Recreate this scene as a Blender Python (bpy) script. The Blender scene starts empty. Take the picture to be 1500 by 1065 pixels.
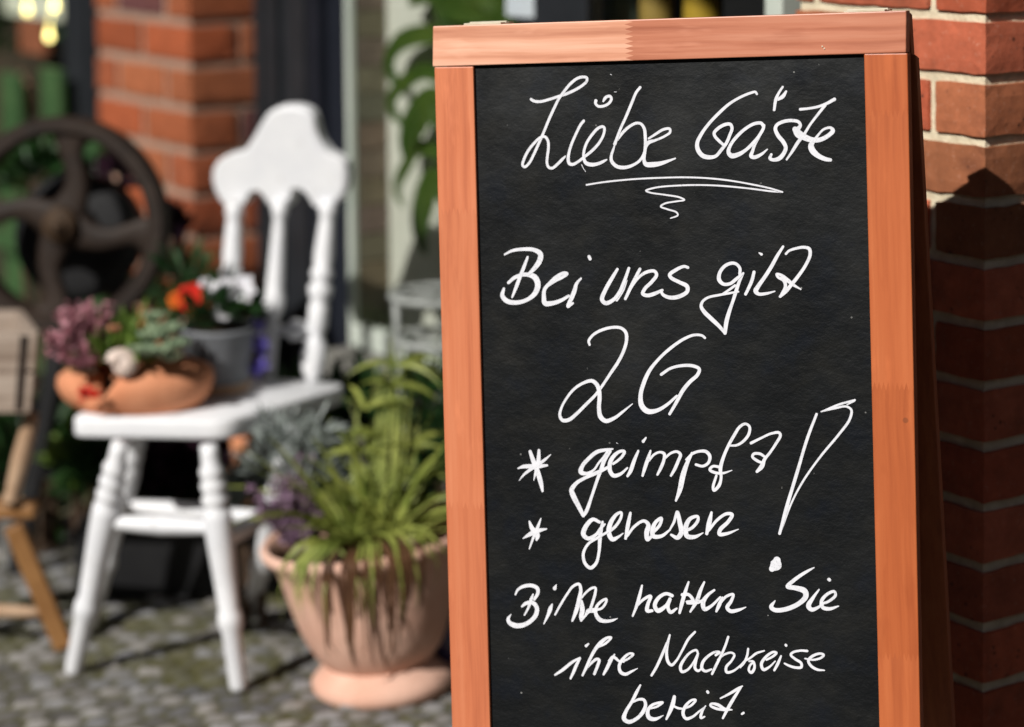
import bpy, math, random
import numpy as np
from mathutils import Vector, Matrix

random.seed(7)
rng = np.random.default_rng(7)
R = math.radians
scene = bpy.context.scene
COL = scene.collection

# ------------------------------------------------------------------ camera
PITCH, ROLL, CAM_H = R(4.0), R(0.55), 1.40
FPX, PCX, PCY, HOR = 3540.0, 750.0, 532.5, -230.0
_rt0 = Vector((1, 0, 0)); _up0 = Vector((0, math.sin(PITCH), math.cos(PITCH)))
FWD = Vector((0, math.cos(PITCH), -math.sin(PITCH)))
RT = _rt0 * math.cos(ROLL) - _up0 * math.sin(ROLL)
UP = _rt0 * math.sin(ROLL) + _up0 * math.cos(ROLL)
SHIFT = math.tan(PITCH) - (PCY - HOR) / FPX
CAM = Vector((0, 0, CAM_H))
cd = bpy.data.cameras.new('camera')
cam = bpy.data.objects.new('camera', cd); COL.objects.link(cam)
M = Matrix((RT, UP, -FWD)).transposed().to_4x4(); M.translation = CAM
cam.matrix_world = M
cd.sensor_width = 36.0; cd.sensor_fit = 'HORIZONTAL'
cd.lens = 36.0 * FPX / 1500.0
cd.shift_y = SHIFT * FPX / 1500.0
cd.clip_start = 0.05; cd.clip_end = 500
cd.dof.use_dof = True; cd.dof.focus_distance = 2.98; cd.dof.aperture_fstop = 1.85
cd.dof.aperture_blades = 0
scene.camera = cam

# ------------------------------------------------------------------ light
SUN_EL, SUN_AZ = R(37.5), R(37.0)          # the sun stands behind the camera, to its left
w = bpy.data.worlds.new('World'); scene.world = w; w.use_nodes = True
nt = w.node_tree; nt.nodes.clear()
sky = nt.nodes.new('ShaderNodeTexSky'); sky.sky_type = 'NISHITA'; sky.sun_disc = False
sky.sun_elevation = SUN_EL; sky.sun_rotation = math.pi + SUN_AZ
bg = nt.nodes.new('ShaderNodeBackground'); bg.inputs['Strength'].default_value = 0.05
wo = nt.nodes.new('ShaderNodeOutputWorld')
nt.links.new(sky.outputs[0], bg.inputs[0]); nt.links.new(bg.outputs[0], wo.inputs[0])
sl = bpy.data.lights.new('sun', 'SUN'); sl.energy = 4.9; sl.angle = R(0.5); sl.color = (1.0, 0.965, 0.91)
sun = bpy.data.objects.new('sun', sl); COL.objects.link(sun)
TOSUN = Vector((-math.sin(SUN_AZ) * math.cos(SUN_EL), -math.cos(SUN_AZ) * math.cos(SUN_EL), math.sin(SUN_EL)))
sun.rotation_euler = TOSUN.to_track_quat('Z', 'Y').to_euler()
sun.location = (-3, -4, 6)
scene.view_settings.view_transform = 'Standard'; scene.view_settings.look = 'None'
scene.view_settings.exposure = 0.0; scene.view_settings.gamma = 1.0
scene.cycles.use_denoising = True
scene.cycles.max_bounces = 6

# ------------------------------------------------------------------ where things stand
def ray(px, py):
    return FWD + RT * ((px - PCX) / FPX) + UP * ((PCY - py) / FPX + SHIFT)
def at(px, py, d):
    return CAM + ray(px, py) * d
def onz(px, py, z=0.0):
    r = ray(px, py); return CAM + r * ((z - CAM_H) / r.z)
def onplane(px, py, p, n):
    r = ray(px, py); return CAM + r * ((Vector(p) - CAM).dot(n) / r.dot(n))
def V(*a): return Vector(a)

# ------------------------------------------------------------------ materials
def newmat(name, rough=0.6, spec=0.4):
    m = bpy.data.materials.new(name); m.use_nodes = True
    n = m.node_tree.nodes; b = n['Principled BSDF']
    b.inputs['Roughness'].default_value = rough
    b.inputs['Specular IOR Level'].default_value = spec
    return m, m.node_tree, b
def nd(t, typ, **kw):
    n = t.nodes.new(typ)
    for k, v in kw.items(): setattr(n, k, v)
    return n
def ramp(t, fac, stops):
    r = nd(t, 'ShaderNodeValToRGB')
    e = r.color_ramp.elements
    while len(e) < len(stops): e.new(0.5)
    for el, (p, c) in zip(e, stops): el.position = p; el.color = (*c, 1)
    t.links.new(fac, r.inputs[0]); return r.outputs[0]
def noise(t, vec, scale, detail=4, rough=0.55):
    n = nd(t, 'ShaderNodeTexNoise'); n.inputs['Scale'].default_value = scale
    n.inputs['Detail'].default_value = detail; n.inputs['Roughness'].default_value = rough
    if vec is not None: t.links.new(vec, n.inputs['Vector'])
    return n.outputs['Fac']
def mth(t, op, a, b=None, c=None):
    n = nd(t, 'ShaderNodeMath', operation=op)
    for i, x in enumerate((a, b, c)):
        if x is None: continue
        if isinstance(x, (int, float)): n.inputs[i].default_value = x
        else: t.links.new(x, n.inputs[i])
    return n.outputs[0]
def mixc(t, fac, a, b, mode='MIX'):
    n = nd(t, 'ShaderNodeMixRGB', blend_type=mode)
    for i, x in enumerate((fac, a, b)):
        if isinstance(x, (int, float)): n.inputs[i].default_value = x
        elif isinstance(x, tuple): n.inputs[i].default_value = (*x, 1)
        else: t.links.new(x, n.inputs[i])
    return n.outputs[0]
def bump(t, b, h, dist=0.002, strength=0.6):
    n = nd(t, 'ShaderNodeBump'); n.inputs['Distance'].default_value = dist; n.inputs['Strength'].default_value = strength
    t.links.new(h, n.inputs['Height']); t.links.new(n.outputs[0], b.inputs['Normal'])
def simple(name, ca, cb, scale=12, rough=0.6, spec=0.4, bmp=0.0015, metal=0.0, detail=5):
    m, t, b = newmat(name, rough, spec)
    tc = nd(t, 'ShaderNodeTexCoord')
    f = noise(t, tc.outputs['Object'], scale, detail)
    t.links.new(ramp(t, f, [(0.3, ca), (0.7, cb)]), b.inputs['Base Color'])
    b.inputs['Metallic'].default_value = metal
    if bmp: bump(t, b, noise(t, tc.outputs['Object'], scale * 4, 4), bmp)
    return m
def leafmat(name, ca, cb, scale=25, trans=0.25, rough=0.45):
    m, t, b = newmat(name, rough, 0.4)
    tc = nd(t, 'ShaderNodeTexCoord')
    f = noise(t, tc.outputs['Object'], scale, 3)
    c = ramp(t, f, [(0.32, ca), (0.68, cb)])
    t.links.new(c, b.inputs['Base Color'])
    tr = nd(t, 'ShaderNodeBsdfTranslucent'); t.links.new(c, tr.inputs[0])
    mx = nd(t, 'ShaderNodeMixShader'); mx.inputs[0].default_value = trans
    t.links.new(b.outputs[0], mx.inputs[1]); t.links.new(tr.outputs[0], mx.inputs[2])
    t.links.new(mx.outputs[0], t.nodes['Material Output'].inputs[0])
    return m
def woodmat(name, cols, axis=0, joints=(), rough=0.42, spec=0.45, tints=None, amp=0.008, freq=1/0.0105):
    """grain along one local axis, with finger joints at the given positions along it"""
    m, t, b = newmat(name, rough, spec)
    tc = nd(t, 'ShaderNodeTexCoord'); sp = nd(t, 'ShaderNodeSeparateXYZ')
    t.links.new(tc.outputs['Object'], sp.inputs[0])
    s = sp.outputs[axis]; c = sp.outputs[1 - axis if axis < 2 else 0]
    seg = None
    for jp in joints:
        z = mth(t, 'MULTIPLY', mth(t, 'PINGPONG', mth(t, 'MULTIPLY', c, freq), 0.5), amp * 2)
        k = mth(t, 'GREATER_THAN', mth(t, 'ADD', s, z), jp)
        seg = k if seg is None else mth(t, 'ADD', seg, k)
    cmb = nd(t, 'ShaderNodeCombineXYZ')
    t.links.new(mth(t, 'MULTIPLY', s, 2.2), cmb.inputs[0])
    wob = noise(t, tc.outputs['Object'], 4.5, 2)
    cc = mth(t, 'ADD', c, mth(t, 'MULTIPLY', wob, 0.012))
    if seg is not None: cc = mth(t, 'ADD', cc, mth(t, 'MULTIPLY', seg, 0.337))
    t.links.new(mth(t, 'MULTIPLY', cc, 62), cmb.inputs[1])
    zz = mth(t, 'MULTIPLY', sp.outputs[2], 60); t.links.new(zz, cmb.inputs[2])
    g = noise(t, cmb.outputs[0], 1.0, 5, 0.6)
    col = ramp(t, g, [(0.30, cols[0]), (0.5, cols[1]), (0.72, cols[2])])
    big = noise(t, tc.outputs['Object'], 7, 3)
    col = mixc(t, mth(t, 'MULTIPLY', big, 0.32), col, cols[3])
    mp = nd(t, 'ShaderNodeMapping'); mp.inputs['Scale'].default_value = (5, 22, 22) if axis == 0 else (22, 5, 22)
    t.links.new(tc.outputs['Object'], mp.inputs[0])
    bl = noise(t, mp.outputs[0], 1.0, 4, 0.65)
    col = mixc(t, mth(t, 'MULTIPLY', ramp(t, bl, [(.56, (0, 0, 0)), (.72, (1, 1, 1))]), 0.42), col, cols[0])
    col = mixc(t, mth(t, 'MULTIPLY', ramp(t, bl, [(.30, (1, 1, 1)), (.42, (0, 0, 0))]), 0.40), col, tuple(min(.9, x * 1.25) for x in cols[2]))
    fg = nd(t, 'ShaderNodeCombineXYZ'); t.links.new(mth(t, 'MULTIPLY', s, 9), fg.inputs[0]); t.links.new(mth(t, 'MULTIPLY', cc, 420), fg.inputs[1]); t.links.new(zz, fg.inputs[2])
    fine = noise(t, fg.outputs[0], 1.0, 3, 0.6)
    col = mixc(t, mth(t, 'MULTIPLY', ramp(t, fine, [(.57, (0, 0, 0)), (.70, (1, 1, 1))]), 0.20), col, cols[0])
    if seg is not None and tints:
        for i, tn in enumerate(tints):
            k = mth(t, 'COMPARE', seg, float(i), 0.4)
            col = mixc(t, k, col, mixc(t, 1.0, col, tn, 'MULTIPLY'))
    # knots and small nicks
    vo = nd(t, 'ShaderNodeTexVoronoi'); vo.inputs['Scale'].default_value = 9.0
    t.links.new(tc.outputs['Object'], vo.inputs['Vector'])
    kn = mth(t, 'LESS_THAN', vo.outputs['Distance'], 0.035)
    col = mixc(t, mth(t, 'MULTIPLY', kn, 0.55), col, (0.16, 0.05, 0.02))
    t.links.new(col, b.inputs['Base Color'])
    b.inputs['Coat Weight'].default_value = 0.15; b.inputs['Coat Roughness'].default_value = 0.35
    bump(t, b, g, 0.0009, 0.5)
    return m
def attrmat(name, attr, rough=0.8, spec=0.25, nscale=60, bmp=0.002, var=0.35, dirt=None):
    m, t, b = newmat(name, rough, spec)
    a = nd(t, 'ShaderNodeAttribute', attribute_name=attr)
    tc = nd(t, 'ShaderNodeTexCoord')
    f = noise(t, tc.outputs['Object'], nscale, 6, 0.65)
    dk = ramp(t, f, [(0.25, (1 - var,) * 3), (0.75, (1 + 0.25 * var,) * 3)])
    col = mixc(t, 1.0, a.outputs['Color'], dk, 'MULTIPLY')
    if dirt:
        f2 = noise(t, tc.outputs['Object'], 14, 5, 0.7)
        k = ramp(t, f2, [(0.52, (0, 0, 0)), (0.68, (1, 1, 1))])
        col = mixc(t, mth(t, 'MULTIPLY', k, 0.45), col, dirt)
    t.links.new(col, b.inputs['Base Color'])
    bump(t, b, f, bmp, 0.8)
    return m

# ------------------------------------------------------------------ mesh builder
ORG = {}
class MB:
    def __init__(s): s.v = []; s.f = []; s.c = []
    def add(s, vs, fs, col=None):
        o = len(s.v); s.v += [Vector(p) for p in vs]; s.f += [tuple(i + o for i in f) for f in fs]
        s.c += [col] * len(fs)
    def obox(s, o, ax, ay, az, col=None):
        o = Vector(o); ax = Vector(ax); ay = Vector(ay); az = Vector(az)
        p = [o, o + ax, o + ax + ay, o + ay]; p += [q + az for q in p]
        s.add(p, [(3, 2, 1, 0), (4, 5, 6, 7), (0, 1, 5, 4), (1, 2, 6, 5), (2, 3, 7, 6), (3, 0, 4, 7)], col)
    def bar(s, a, b, wx, wy, up=(0, 0, 1)):
        a = Vector(a); b = Vector(b); d = (b - a); dn = d.normalized()
        x = dn.cross(Vector(up))
        if x.length < 1e-4: x = dn.cross(Vector((0, 1, 0)))
        x.normalize(); y = x.cross(dn).normalized()
        s.obox(a - x * wx / 2 - y * wy / 2, x * wx, y * wy, d)
    def prism(s, poly, o, ex, ey, ez, z0, z1):
        """poly: 2D points in the frame (o, ex, ey); extruded along ez from z0 to z1"""
        o = Vector(o); n = len(poly)
        a = [o + ex * p[0] + ey * p[1] + ez * z0 for p in poly]
        b = [o + ex * p[0] + ey * p[1] + ez * z1 for p in poly]
        s.add(a + b, [tuple(range(n - 1, -1, -1)), tuple(range(n, 2 * n))] + [(i, (i + 1) % n, n + (i + 1) % n, n + i) for i in range(n)])
    def turned(s, a, b, prof, seg=20, caps=True, sq=(1, 1), skip=None):
        """a turned piece: prof = (position along the axis 0..1, radius)"""
        a = Vector(a); b = Vector(b); d = b - a; dn = d.normalized()
        x = dn.cross(Vector((0, 1, 0)))
        if x.length < 1e-3: x = dn.cross(Vector((1, 0, 0)))
        x.normalize(); y = dn.cross(x)
        vs = []; fs = []
        for (tt, r) in prof:
            for k in range(seg):
                an = 2 * math.pi * k / seg
                vs.append(a + d * tt + x * (math.cos(an) * r * sq[0]) + y * (math.sin(an) * r * sq[1]))
        for i in range(len(prof) - 1):
            for k in range(seg):
                if skip and skip(i, k): continue
                fs.append((i * seg + k, i * seg + (k + 1) % seg, (i + 1) * seg + (k + 1) % seg, (i + 1) * seg + k))
        if caps:
            fs.append(tuple(range(seg - 1, -1, -1))); fs.append(tuple((len(prof) - 1) * seg + k for k in range(seg)))
        s.add(vs, fs)
    def tube(s, pts, rad, seg=8, caps=True):
        pts = [Vector(p) for p in pts]; n = len(pts)
        if not hasattr(rad, '__len__'): rad = [rad] * n
        vs = []; fs = []; px = None
        for i, p in enumerate(pts):
            d = (pts[min(i + 1, n - 1)] - pts[max(i - 1, 0)]).normalized()
            if px is None:
                px = d.cross(Vector((0.3, 0.2, 1)))
                if px.length < 1e-3: px = d.cross(Vector((1, 0, 0)))
            px = (px - d * px.dot(d)).normalized(); py = d.cross(px)
            for k in range(seg):
                an = 2 * math.pi * k / seg
                vs.append(p + px * math.cos(an) * rad[i] + py * math.sin(an) * rad[i])
        for i in range(n - 1):
            for k in range(seg):
                fs.append((i * seg + k, i * seg + (k + 1) % seg, (i + 1) * seg + (k + 1) % seg, (i + 1) * seg + k))
        if caps:
            fs.append(tuple(range(seg - 1, -1, -1))); fs.append(tuple((n - 1) * seg + k for k in range(seg)))
        s.add(vs, fs)
    def ball(s, c, rx, ry=None, rz=None, nu=14, nv=9, M3=None):
        c = Vector(c); ry = ry or rx; rz = rz or rx; vs = []; fs = []
        for j in range(nv + 1):
            th = math.pi * j / nv
            for k in range(nu):
                ph = 2 * math.pi * k / nu
                q = Vector((rx * math.sin(th) * math.cos(ph), ry * math.sin(th) * math.sin(ph), rz * math.cos(th)))
                vs.append(c + (M3 @ q if M3 else q))
        for j in range(nv):
            for k in range(nu):
                fs.append((j * nu + k, (j + 1) * nu + k, (j + 1) * nu + (k + 1) % nu, j * nu + (k + 1) % nu))
        s.add(vs, fs)
    def blade(s, pts, width, nrm=None, prof=None, fold=0.0):
        """a leaf: a strip along pts, widest in its middle"""
        pts = [Vector(p) for p in pts]; n = len(pts); vs = []; fs = []
        for i, p in enumerate(pts):
            d = (pts[min(i + 1, n - 1)] - pts[max(i - 1, 0)]).normalized()
            nn = nrm if nrm is not None else Vector((0, -1, 0.35))
            x = d.cross(nn)
            if x.length < 1e-3: x = d.cross(Vector((1, 0, 0)))
            x.normalize(); t = i / (n - 1)
            wv = width * (prof(t) if prof else max(0.04, math.sin(math.pi * min(1, 0.12 + t * 0.88)) ** 0.8))
            up = x.cross(d).normalized() * (fold * wv)
            vs += [p - x * wv / 2 + up, p, p + x * wv / 2 + up]
        for i in range(n - 1):
            a = 3 * i; fs += [(a, a + 1, a + 4, a + 3), (a + 1, a + 2, a + 5, a + 4)]
        s.add(vs, fs)
    def build(s, name, mat, parent=None, smooth=False, attr=None, bevel=0.0, local=False, org=None):
        me = bpy.data.meshes.new(name)
        if parent is not None:
            o = Vector((0, 0, 0)) if local else ORG[parent.name]
        elif org is not None: o = Vector(org)
        else:
            xs = [p.x for p in s.v]; ys = [p.y for p in s.v]; zs = [p.z for p in s.v]
            o = Vector(((min(xs) + max(xs)) / 2, (min(ys) + max(ys)) / 2, min(zs)))
        me.from_pydata([tuple(p - o) for p in s.v], [], s.f)
        if smooth: me.polygons.foreach_set('use_smooth', [True] * len(me.polygons))
        if attr:
            la = me.attributes.new(attr, 'FLOAT_COLOR', 'CORNER')
            buf = []
            for p, c in zip(me.polygons, s.c):
                buf += list((*c, 1.0)) * p.loop_total
            la.data.foreach_set('color', buf)
        me.materials.append(mat); me.update()
        ob = bpy.data.objects.new(name, me); COL.objects.link(ob)
        if parent is not None: ob.parent = parent
        else: ob.location = o
        ORG[ob.name] = o if parent is None else (Vector((0, 0, 0)) if local else ORG[parent.name])
        if bevel:
            bv = ob.modifiers.new('bevel', 'BEVEL'); bv.width = bevel; bv.segments = 2; bv.limit_method = 'ANGLE'
        return ob
def thing(name, label, cat, loc, group=None, rot=None):
    o = bpy.data.objects.new(name, None); COL.objects.link(o); o.empty_display_size = 0.05
    o.location = loc; o['label'] = label; o['category'] = cat
    if group: o['group'] = group
    ORG[o.name] = Vector(loc); return o
def tag(o, label, cat, group=None):
    o['label'] = label; o['category'] = cat
    if group: o['group'] = group
    return o
def struct(o, kind='structure'):
    o['kind'] = kind; return o
def rv(a, b): return random.uniform(a, b)
def rdir():
    while True:
        v = Vector((rv(-1, 1), rv(-1, 1), rv(-1, 1)))
        if 0.05 < v.length < 1: return v.normalized()
def arc(p, d, length, droop, n=6):
    """points of a stem or blade that starts along d and bends down"""
    pts = [Vector(p)]; d = Vector(d).normalized()
    for i in range(n):
        pts.append(pts[-1] + d * (length / n)); d = (d + Vector((0, 0, -droop / n))).normalized()
    return pts
# ------------------------------------------------------------------ facade directions
FL = Vector((-0.568, 0.823, 0)).normalized()      # along the shop front, to the left and away
RN = Vector((0.823, 0.568, 0)).normalized()       # into the building
Z = Vector((0, 0, 1))

# ------------------------------------------------------------------ chalkboard: an A-frame on uneven setts
YAW, LEAN, SROLL = R(20), R(3), R(2.1)
_b = Vector((math.cos(YAW), -math.sin(YAW), 0)); _back = Vector((math.sin(YAW), math.cos(YAW), 0))
_u = Z * math.cos(LEAN) + _back * math.sin(LEAN)
SX = _b * math.cos(SROLL) + _u * math.sin(SROLL); SY = -_b * math.sin(SROLL) + _u * math.cos(SROLL); SZ = SX.cross(SY)
SO0 = at(981, 540, 3.0)
_g = 0.0
def sl2(px, py):
    p = onplane(px, py, SO0, SZ) - SO0
    return (p.dot(SX), p.dot(SY))
def lerp2(a, b, t): return (a[0] + (b[0] - a[0]) * t, a[1] + (b[1] - a[1]) * t)
TLo, TRo = sl2(634.5, 38.5), sl2(1328, 15.5)
LB, RB = sl2(662, 1065), sl2(1348, 1065)
# foot height: where the frame reaches the ground
def foot(a, b):
    pa = SO0 + SX * a[0] + SY * a[1]; pb = SO0 + SX * b[0] + SY * b[1]
    return lerp2(a, b, (pa.z - 0.004) / (pa.z - pb.z))
FLo, FRo = foot(TLo, LB), foot(TRo, RB)
mid = lerp2(FLo, FRo, .5); base = SO0 + SX * mid[0] + SY * mid[1]
board = thing('chalkboard_sign', 'tall orange wooden A-frame chalkboard with white German handwriting', 'chalkboard', base)
board.rotation_mode = 'QUATERNION'
board.rotation_quaternion = Matrix((SX, SY, SZ)).transposed().to_quaternion()
def S(p): return (p[0] - mid[0], p[1] - mid[1])       # board frame, origin at the base
def sp(px, py): return S(sl2(px, py))
E1, E2, E3 = Vector((1, 0, 0)), Vector((0, 1, 0)), Vector((0, 0, 1))
O0 = Vector((0, 0, 0))
tl, tr, fl, fr = S(TLo), S(TRo), S(FLo), S(FRo)
il, ir = sp(693, 97.5), sp(1265.5, 79.5)
ilb, irb = sp(718, 1065), sp(1288, 1065)
def ext(a, b, y): return lerp2(a, b, (y - a[1]) / (b[1] - a[1]))
jx = sp(928, 60)[0]
OR = [(0.32, 0.066, 0.018), (0.46, 0.112, 0.032), (0.54, 0.15, 0.048), (0.55, 0.165, 0.060)]
PK = [(0.36, 0.105, 0.052), (0.58, 0.225, 0.130), (0.72, 0.36, 0.24), (0.69, 0.34, 0.22)]
W_TOP = woodmat('stained_pine_rail', PK, 0, (jx,), 0.4, 0.5, [(1.20, 1.36, 1.42), (0.90, 0.80, 0.76)], freq=1/0.0060, amp=.011)
OL = [(0.38, 0.092, 0.038), (0.55, 0.158, 0.066), (0.62, 0.205, 0.095), (0.63, 0.225, 0.115)]
W_L = woodmat('stained_pine_stile', OL, 1, (sp(0, 300)[1], sp(0, 700)[1]), 0.42, 0.45, [(1.0, 1.0, 1.0), (1.06, 1.10, 1.12), (1.10, 1.12, 1.14)], freq=1/0.0055, amp=.010)
W_R = woodmat('stained_pine_side', OR, 1, (sp(1300, 955)[1], sp(1300, 560)[1], sp(1300, 160)[1]), 0.42, 0.45, [(1.02, 1.03, 1.05), (0.94, .9, .86), (1.03, 1.02, 1.03), (0.98, .92, .88)], freq=1/0.0055, amp=.010)
W_B = woodmat('stained_pine_back', OR, 1, (), 0.5, 0.4)
TH = 0.022
rl, rr = sp(634, 97.5), sp(1327.5, 77)
mb = MB(); mb.prism([rl, rr, tr, tl], O0, E1, E2, E3, -TH, 0.0012)
mb.build('top_rail', W_TOP, board, local=True, bevel=0.0012)
gap = 0.0008
yb = 0.10
def stile(name, o0, o1, i0, i1, ytop, mat):
    ob, ib = ext(o0, o1, 0.0), ext(i0, i1, 0.0)
    mb = MB(); mb.prism([(ob[0], fl[1] if o0 is tl else fr[1]), (ib[0], fl[1] if o0 is tl else fr[1]), (ext(i0, i1, ytop)[0], ytop), (ext(o0, o1, ytop)[0], ytop)] if o0 is tl else
                        [(ib[0], fr[1]), (ob[0], fr[1]), (ext(o0, o1, ytop)[0], ytop), (ext(i0, i1, ytop)[0], ytop)], O0, E1, E2, E3, -TH, 0)
    mb.build(name, mat, board, local=True, bevel=0.0012)
tl_ = (tl[0] + .0012, tl[1]); fl_ = (fl[0] + .0012, fl[1])
stile('side_rail', tl, fl, il, ilb, rl[1] - gap, W_L)
stile('side_rail', tr, fr, ir, irb, rr[1] - gap, W_R)
b0, b1 = ext(il, ilb, yb), ext(ir, irb, yb); b2, b3 = ext(ir, irb, yb + .053), ext(il, ilb, yb + .053)
mb = MB(); mb.prism([b0, b1, b2, b3], O0, E1, E2, E3, -TH, -0.001)
mb.build('bottom_rail', W_B, board, local=True)
# the black writing panel, set back in the frame
m, t, b = newmat('blackboard', 0.55, 0.14)
tc = nd(t, 'ShaderNodeTexCoord')
n1 = noise(t, tc.outputs['Object'], 9, 6, 0.62); n2 = noise(t, tc.outputs['Object'], 60, 5, 0.7); n3 = noise(t, tc.outputs['Object'], 2.4, 3)
c = ramp(t, n1, [(0.28, (0.0035, 0.0042, 0.0050)), (0.55, (0.0060, 0.0068, 0.0074)), (0.8, (0.0105, 0.0108, 0.0110))])
n4 = noise(t, tc.outputs['Object'], 17, 4, 0.6)
c = mixc(t, mth(t, 'MULTIPLY', ramp(t, n4, [(.52, (0, 0, 0)), (.66, (1, 1, 1))]), .42), c, (0.0145, 0.0140, 0.0115))
c = mixc(t, mth(t, 'MULTIPLY', ramp(t, n4, [(.34, (1, 1, 1)), (.46, (0, 0, 0))]), .7), c, (0.0040, 0.0058, 0.0095))
sp_ = nd(t, 'ShaderNodeSeparateXYZ'); t.links.new(tc.outputs['Object'], sp_.inputs[0])
# paler grey patches on the panel, stronger towards the top
pale_patch = mth(t, 'MULTIPLY', ramp(t, n3, [(0.35, (0, 0, 0)), (0.75, (1, 1, 1))]), ramp(t, n1, [(0.4, (0.2, .2, .2)), (0.7, (1, 1, 1))]))
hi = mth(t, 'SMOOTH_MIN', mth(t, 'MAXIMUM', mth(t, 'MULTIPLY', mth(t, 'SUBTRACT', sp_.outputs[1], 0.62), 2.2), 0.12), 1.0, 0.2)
c = mixc(t, mth(t, 'MULTIPLY', mth(t, 'MULTIPLY', pale_patch, hi), 0.15), c, (0.29, 0.30, 0.30))
sv = nd(t, 'ShaderNodeTexVoronoi'); sv.inputs['Scale'].default_value = 46; t.links.new(tc.outputs['Object'], sv.inputs['Vector'])
spk = mth(t, 'LESS_THAN', sv.outputs['Distance'], 0.055)
c = mixc(t, mth(t, 'MULTIPLY', spk, mth(t, 'MULTIPLY', ramp(t, n2, [(0.55, (0, 0, 0)), (0.62, (1, 1, 1))]), 0.35)), c, (0.6, 0.6, 0.58))
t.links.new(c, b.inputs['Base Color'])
mpn = nd(t, 'ShaderNodeMapping'); mpn.inputs['Scale'].default_value = (44, 54, 44); t.links.new(tc.outputs['Object'], mpn.inputs[0])
bump(t, b, noise(t, mpn.outputs[0], 1.0, 5, 0.65), 0.0022, 0.9)
BZ = -0.006
mb = MB()
p0, p1, p2, p3 = ext(il, ilb, yb + .05), ext(ir, irb, yb + .05), ir, il
mb.prism([(p0[0] - .002, p0[1]), (p1[0] + .002, p1[1]), (p2[0] + .002, p2[1] + .004), (p3[0] - .002, p3[1] + .004)], O0, E1, E2, E3, BZ - 0.006, BZ)
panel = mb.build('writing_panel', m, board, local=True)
# rear frame, hinged at the top
ALF = R(11.0)
yt = max(tl[1], tr[1])
def rq(x, y, z):                                   # a point of the rear leaf, given in the closed position
    d = (tl[1] + (tr[1] - tl[1]) * (x - tl[0]) / (tr[0] - tl[0])) - y
    return Vector((x, y + d * (1 - math.cos(ALF)) , -TH - 0.003 + z - d * math.sin(ALF)))
def rear_box(mb, x0, x1, y0, y1, th):
    vs = [rq(x0[0], y0, 0), rq(x0[1], y0, 0), rq(x1[1], y1, 0), rq(x1[0], y1, 0)]
    nz = Vector((0, math.sin(ALF), math.cos(ALF)))
    vs = [v - nz * th for v in vs] + vs
    mb.add(vs, [(3, 2, 1, 0), (4, 5, 6, 7), (0, 1, 5, 4), (1, 2, 6, 5), (2, 3, 7, 6), (3, 0, 4, 7)])
def sx_at(o0, o1, y): return ext(o0, o1, y)[0]
for side in (0, 1):
    mb = MB(); y0 = 0.004; y1 = (tl if side == 0 else tr)[1] - 0.055
    if side == 0: e = lambda y: (sx_at(tl, fl, y) + .004, sx_at(tl, fl, y) + .055)
    else: e = lambda y: (sx_at(tr, fr, y) - .053, sx_at(tr, fr, y) + .0035)
    rear_box(mb, e(y0), e(y1), y0, y1, TH)
    mb.build('rear_side_rail', W_B, board, local=True, bevel=0.0012)
mb = MB(); 
vs = [rq(tl[0] + .003, tl[1] - .054, 0), rq(tr[0] - .002, tr[1] - .054, 0), rq(tr[0] - .002, tr[1] - .001, 0), rq(tl[0] + .003, tl[1] - .001, 0)]
nz = Vector((0, math.sin(ALF), math.cos(ALF)))
vs = [v - nz * TH for v in vs] + vs
mb.add(vs, [(3, 2, 1, 0), (4, 5, 6, 7), (0, 1, 5, 4), (1, 2, 6, 5), (2, 3, 7, 6), (3, 0, 4, 7)])
mb.build('rear_top_rail', W_B, board, local=True, bevel=0.001)
mb = MB(); rear_box(mb, (fl[0] + .058, fr[0] - .058), (tl[0] + .058, tr[0] - .058), 0.12, tl[1] - .06, 0.006)
mb.build('rear_panel', simple('brown_hardboard', (0.05, 0.03, 0.02), (0.08, 0.05, 0.03), 20, 0.8), board, local=True)
# hinges on the top edge
BRASS = simple('pale_zinc', (0.66, 0.58, 0.42), (0.78, 0.72, 0.58), 40, 0.35, 0.5, 0.0, 0.15)
for ax, bx in ((679, 733), (1236, 1296)):
    a = ext((tl[0], 0), (tr[0], 0), 0) if False else None
    xa, xb = sp(ax, 30)[0], sp(bx, 30)[0]
    def ty(x): return tl[1] + (tr[1] - tl[1]) * (x - tl[0]) / (tr[0] - tl[0])
    mb = MB()
    for (z0, z1) in ((-0.019, -0.0008), (-0.048, -0.029)):
        vs = [Vector((xa, ty(xa) + .0003, z0)), Vector((xb, ty(xb) + .0003, z0)), Vector((xb, ty(xb) + .0003, z1)), Vector((xa, ty(xa) + .0003, z1))]
        vs += [v + Vector((0, .0020, 0)) for v in vs]
        mb.add(vs, [(3, 2, 1, 0), (4, 5, 6, 7), (0, 1, 5, 4), (1, 2, 6, 5), (2, 3, 7, 6), (3, 0, 4, 7)])
    mb.tube([(xa, ty(xa) + .0005, -0.024), (xb, ty(xb) + .0005, -0.024)], 0.0034, 10)
    hg = mb.build('hinge', BRASS, board, local=True)
# screw heads left in the top rail
mb = MB()
for (px, py) in ((1205, 68), (1208, 71)):
    q = sp(px, py); mb.turned((q[0], q[1], 0.0012), (q[0], q[1], 0.0022), [(0, .0011), (1, .0009)], 10)
mb.build('screw', BRASS, board, local=True)

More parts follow.
